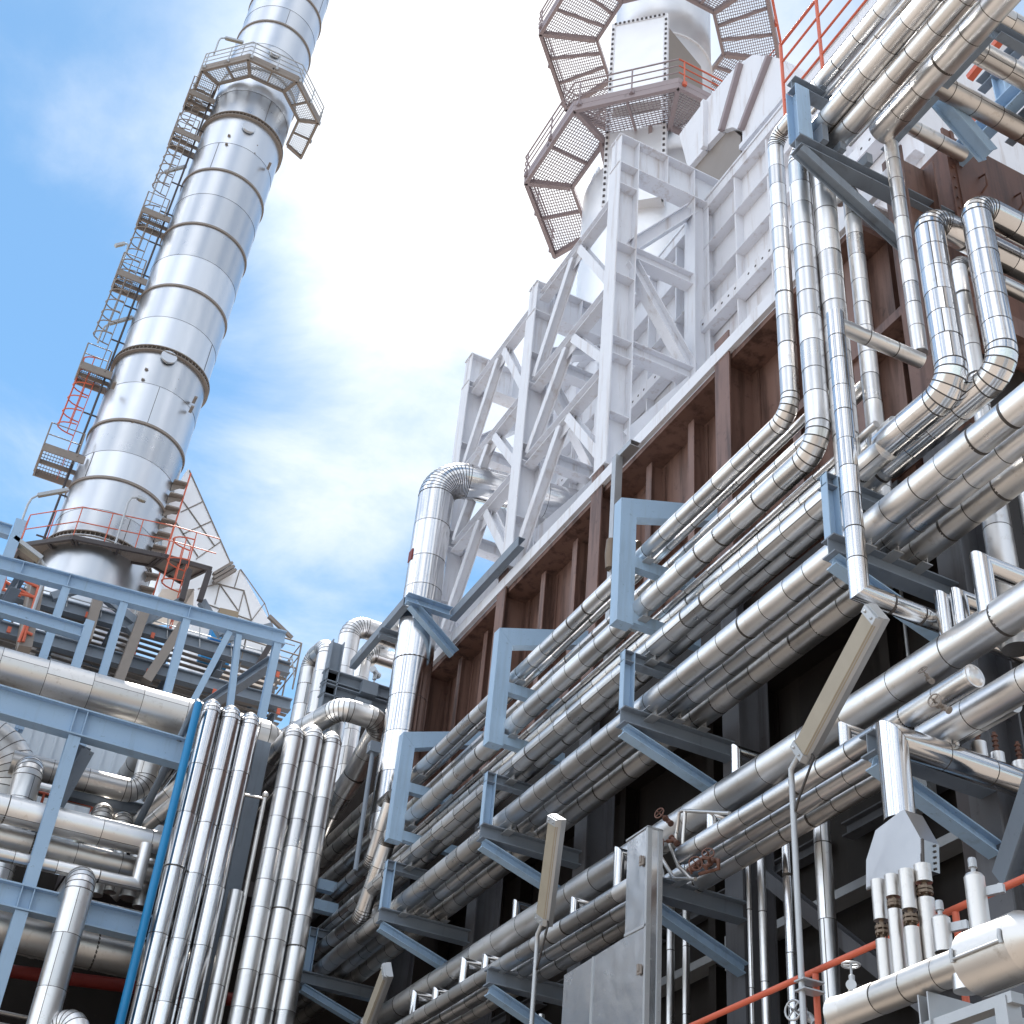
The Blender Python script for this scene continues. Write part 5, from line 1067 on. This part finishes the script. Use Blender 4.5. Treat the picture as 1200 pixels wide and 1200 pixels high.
# ---- small runs and fittings on the dark lower wall
ct = thing('cable_tray', 'grey cable tray crossing the black wall low behind the vertical pipes', 'cable tray', (11.2, 10, 6))
zt2_ = phi_z(11.2, 33.3)
mb = MB(); mb.ch((11.2, 6, zt2_), (11.2, 27, zt2_), .12, .3, .01); mb.build('tray', 'galv', ct)
for k in range(3): 
    mb = MB(); mb.tube([(11.27+k*.07, 6, zt2_+.03), (11.27+k*.07, 27, zt2_+.03)], .022, 6); mb.build('cable', 'cable', ct)
for k, (y_, p_) in enumerate(((9.9, 35.2), (12.1, 36.0), (16.2, 33.0))):
    z_ = phi_z(11.2, p_); t = thing('junction_box', ['grey junction box on the black wall right of the big lamp pole', 'grey junction box on the black wall between the duct and the big lamp pole', 'grey junction box on the black wall hidden low beside the duct'][k], 'junction box', (11.2, y_, z_), 'junction boxes on the black wall')
    mb = MB(); mb.box((11.15, y_-.18, z_-.25), (11.3, y_+.18, z_+.25)); mb.build('box', 'galv', t)
    mb = MB(); mb.tube([(11.25, y_, z_+.25), (11.25, y_, 12.8)], .025, 8); mb.build('conduit', 'galv', t)
for y0, y1 in zip(GY[:-1], GY[1:]):                             # slanting wind braces in the open frame below the heater
    mb = MB(); mb.ib((10.0, y0+.3, 5.6), (10.0, y1-.3, 8.9), .16, .18, .016, .012, up=(1, 0, 0)); mb.build('wind_brace', 'dim_steel', heater)
# ================================================================ daylight
sun_d = V((.05, .40, .91)).normalized()
L_ = bpy.data.lights.new('sun', 'SUN'); L_.energy = 3.0; L_.angle = radians(.53); L_.color = (1, .95, .88)
so = bpy.data.objects.new('sun', L_); so.rotation_euler = sun_d.to_track_quat('Z', 'Y').to_euler(); C.objects.link(so)
W = bpy.data.worlds.new('World'); sc.world = W; W.use_nodes = True
nt = W.node_tree; bg = nt.nodes['Background']; bg.inputs[1].default_value = .12
sky = N(nt, 'ShaderNodeTexSky'); sky.sky_type = 'NISHITA'; sky.sun_disc = False
sky.sun_elevation = math.asin(sun_d.z); sky.sun_rotation = atan2(sun_d.x, sun_d.y)
sky.air_density = 1.0; sky.dust_density = .1; sky.ozone_density = 3.0
tc = N(nt, 'ShaderNodeTexCoord'); sep = N(nt, 'ShaderNodeSeparateXYZ'); nt.links.new(tc.outputs['Generated'], sep.inputs[0])
zc_ = mth(nt, 'MAXIMUM', sep.outputs[2], .06)
cmb = N(nt, 'ShaderNodeCombineXYZ'); nt.links.new(mth(nt, 'DIVIDE', sep.outputs[0], zc_), cmb.inputs[0]); nt.links.new(mth(nt, 'DIVIDE', sep.outputs[1], zc_), cmb.inputs[1])
def wn(scale, det, off=(0, 0, 0), dist=.0, rough=.6):
    mp = N(nt, 'ShaderNodeMapping'); mp.inputs['Location'].default_value = off; nt.links.new(cmb.outputs[0], mp.inputs[0])
    n = N(nt, 'ShaderNodeTexNoise'); n.inputs['Scale'].default_value = scale; n.inputs['Detail'].default_value = det; n.inputs['Roughness'].default_value = rough; n.inputs['Distortion'].default_value = dist
    nt.links.new(mp.outputs[0], n.inputs['Vector']); return n.outputs['Fac']
def lobe(px, py, k):
    """soft bright bank of cloud round a direction in the world"""
    d = (ax_r*(px-600)+ax_d*(py-600)+ax_f*FPX).normalized()
    vm = N(nt, 'ShaderNodeVectorMath', operation='DOT_PRODUCT'); nt.links.new(tc.outputs['Generated'], vm.inputs[0]); vm.inputs[1].default_value = d
    return mth(nt, 'POWER', mth(nt, 'MAXIMUM', vm.outputs['Value'], 0), k)
n1 = wn(2.6, 9, (3.1, 1.7, 0), .3); n2 = wn(1.0, 4, (.4, 5.0, 0))
cov = mth(nt, 'ADD', mth(nt, 'MULTIPLY', n1, .75), mth(nt, 'MULTIPLY', n2, .55))
cov = mth(nt, 'ADD', cov, mth(nt, 'MULTIPLY', lobe(520, 190, 60), .45))
cov = mth(nt, 'ADD', cov, mth(nt, 'MULTIPLY', lobe(370, 620, 420), .16))
cov = mth(nt, 'ADD', cov, mth(nt, 'MULTIPLY', lobe(50, 150, 1800), .05))
cov = mth(nt, 'SUBTRACT', cov, mth(nt, 'MULTIPLY', lobe(40, 300, 60), .16))
# unseen bright cloud added behind the camera and overhead to light shaded faces
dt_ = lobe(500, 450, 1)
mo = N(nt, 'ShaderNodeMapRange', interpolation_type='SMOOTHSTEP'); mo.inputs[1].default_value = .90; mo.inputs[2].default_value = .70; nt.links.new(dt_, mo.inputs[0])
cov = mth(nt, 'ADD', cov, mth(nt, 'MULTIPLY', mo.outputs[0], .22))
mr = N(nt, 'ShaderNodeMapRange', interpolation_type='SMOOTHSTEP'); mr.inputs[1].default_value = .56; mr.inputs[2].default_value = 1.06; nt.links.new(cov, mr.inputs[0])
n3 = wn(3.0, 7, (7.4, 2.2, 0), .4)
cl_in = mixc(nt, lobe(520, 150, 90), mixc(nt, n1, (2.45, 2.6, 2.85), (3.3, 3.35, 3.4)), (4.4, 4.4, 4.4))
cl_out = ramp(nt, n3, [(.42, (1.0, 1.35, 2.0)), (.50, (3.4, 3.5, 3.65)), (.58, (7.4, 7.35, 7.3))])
# added cloud boosted towards minus X so faces turned that way read brighter
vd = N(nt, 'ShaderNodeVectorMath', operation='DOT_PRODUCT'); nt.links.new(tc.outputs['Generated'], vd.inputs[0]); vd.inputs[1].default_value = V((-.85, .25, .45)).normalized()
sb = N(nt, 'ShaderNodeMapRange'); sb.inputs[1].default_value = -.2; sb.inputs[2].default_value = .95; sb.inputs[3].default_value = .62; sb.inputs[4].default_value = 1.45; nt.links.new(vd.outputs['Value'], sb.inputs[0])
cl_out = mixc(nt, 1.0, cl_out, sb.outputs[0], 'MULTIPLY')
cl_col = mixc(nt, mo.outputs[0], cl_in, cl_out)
blue = mixc(nt, 1.0, sky.outputs[0], (.42, .53, .505), 'MULTIPLY')
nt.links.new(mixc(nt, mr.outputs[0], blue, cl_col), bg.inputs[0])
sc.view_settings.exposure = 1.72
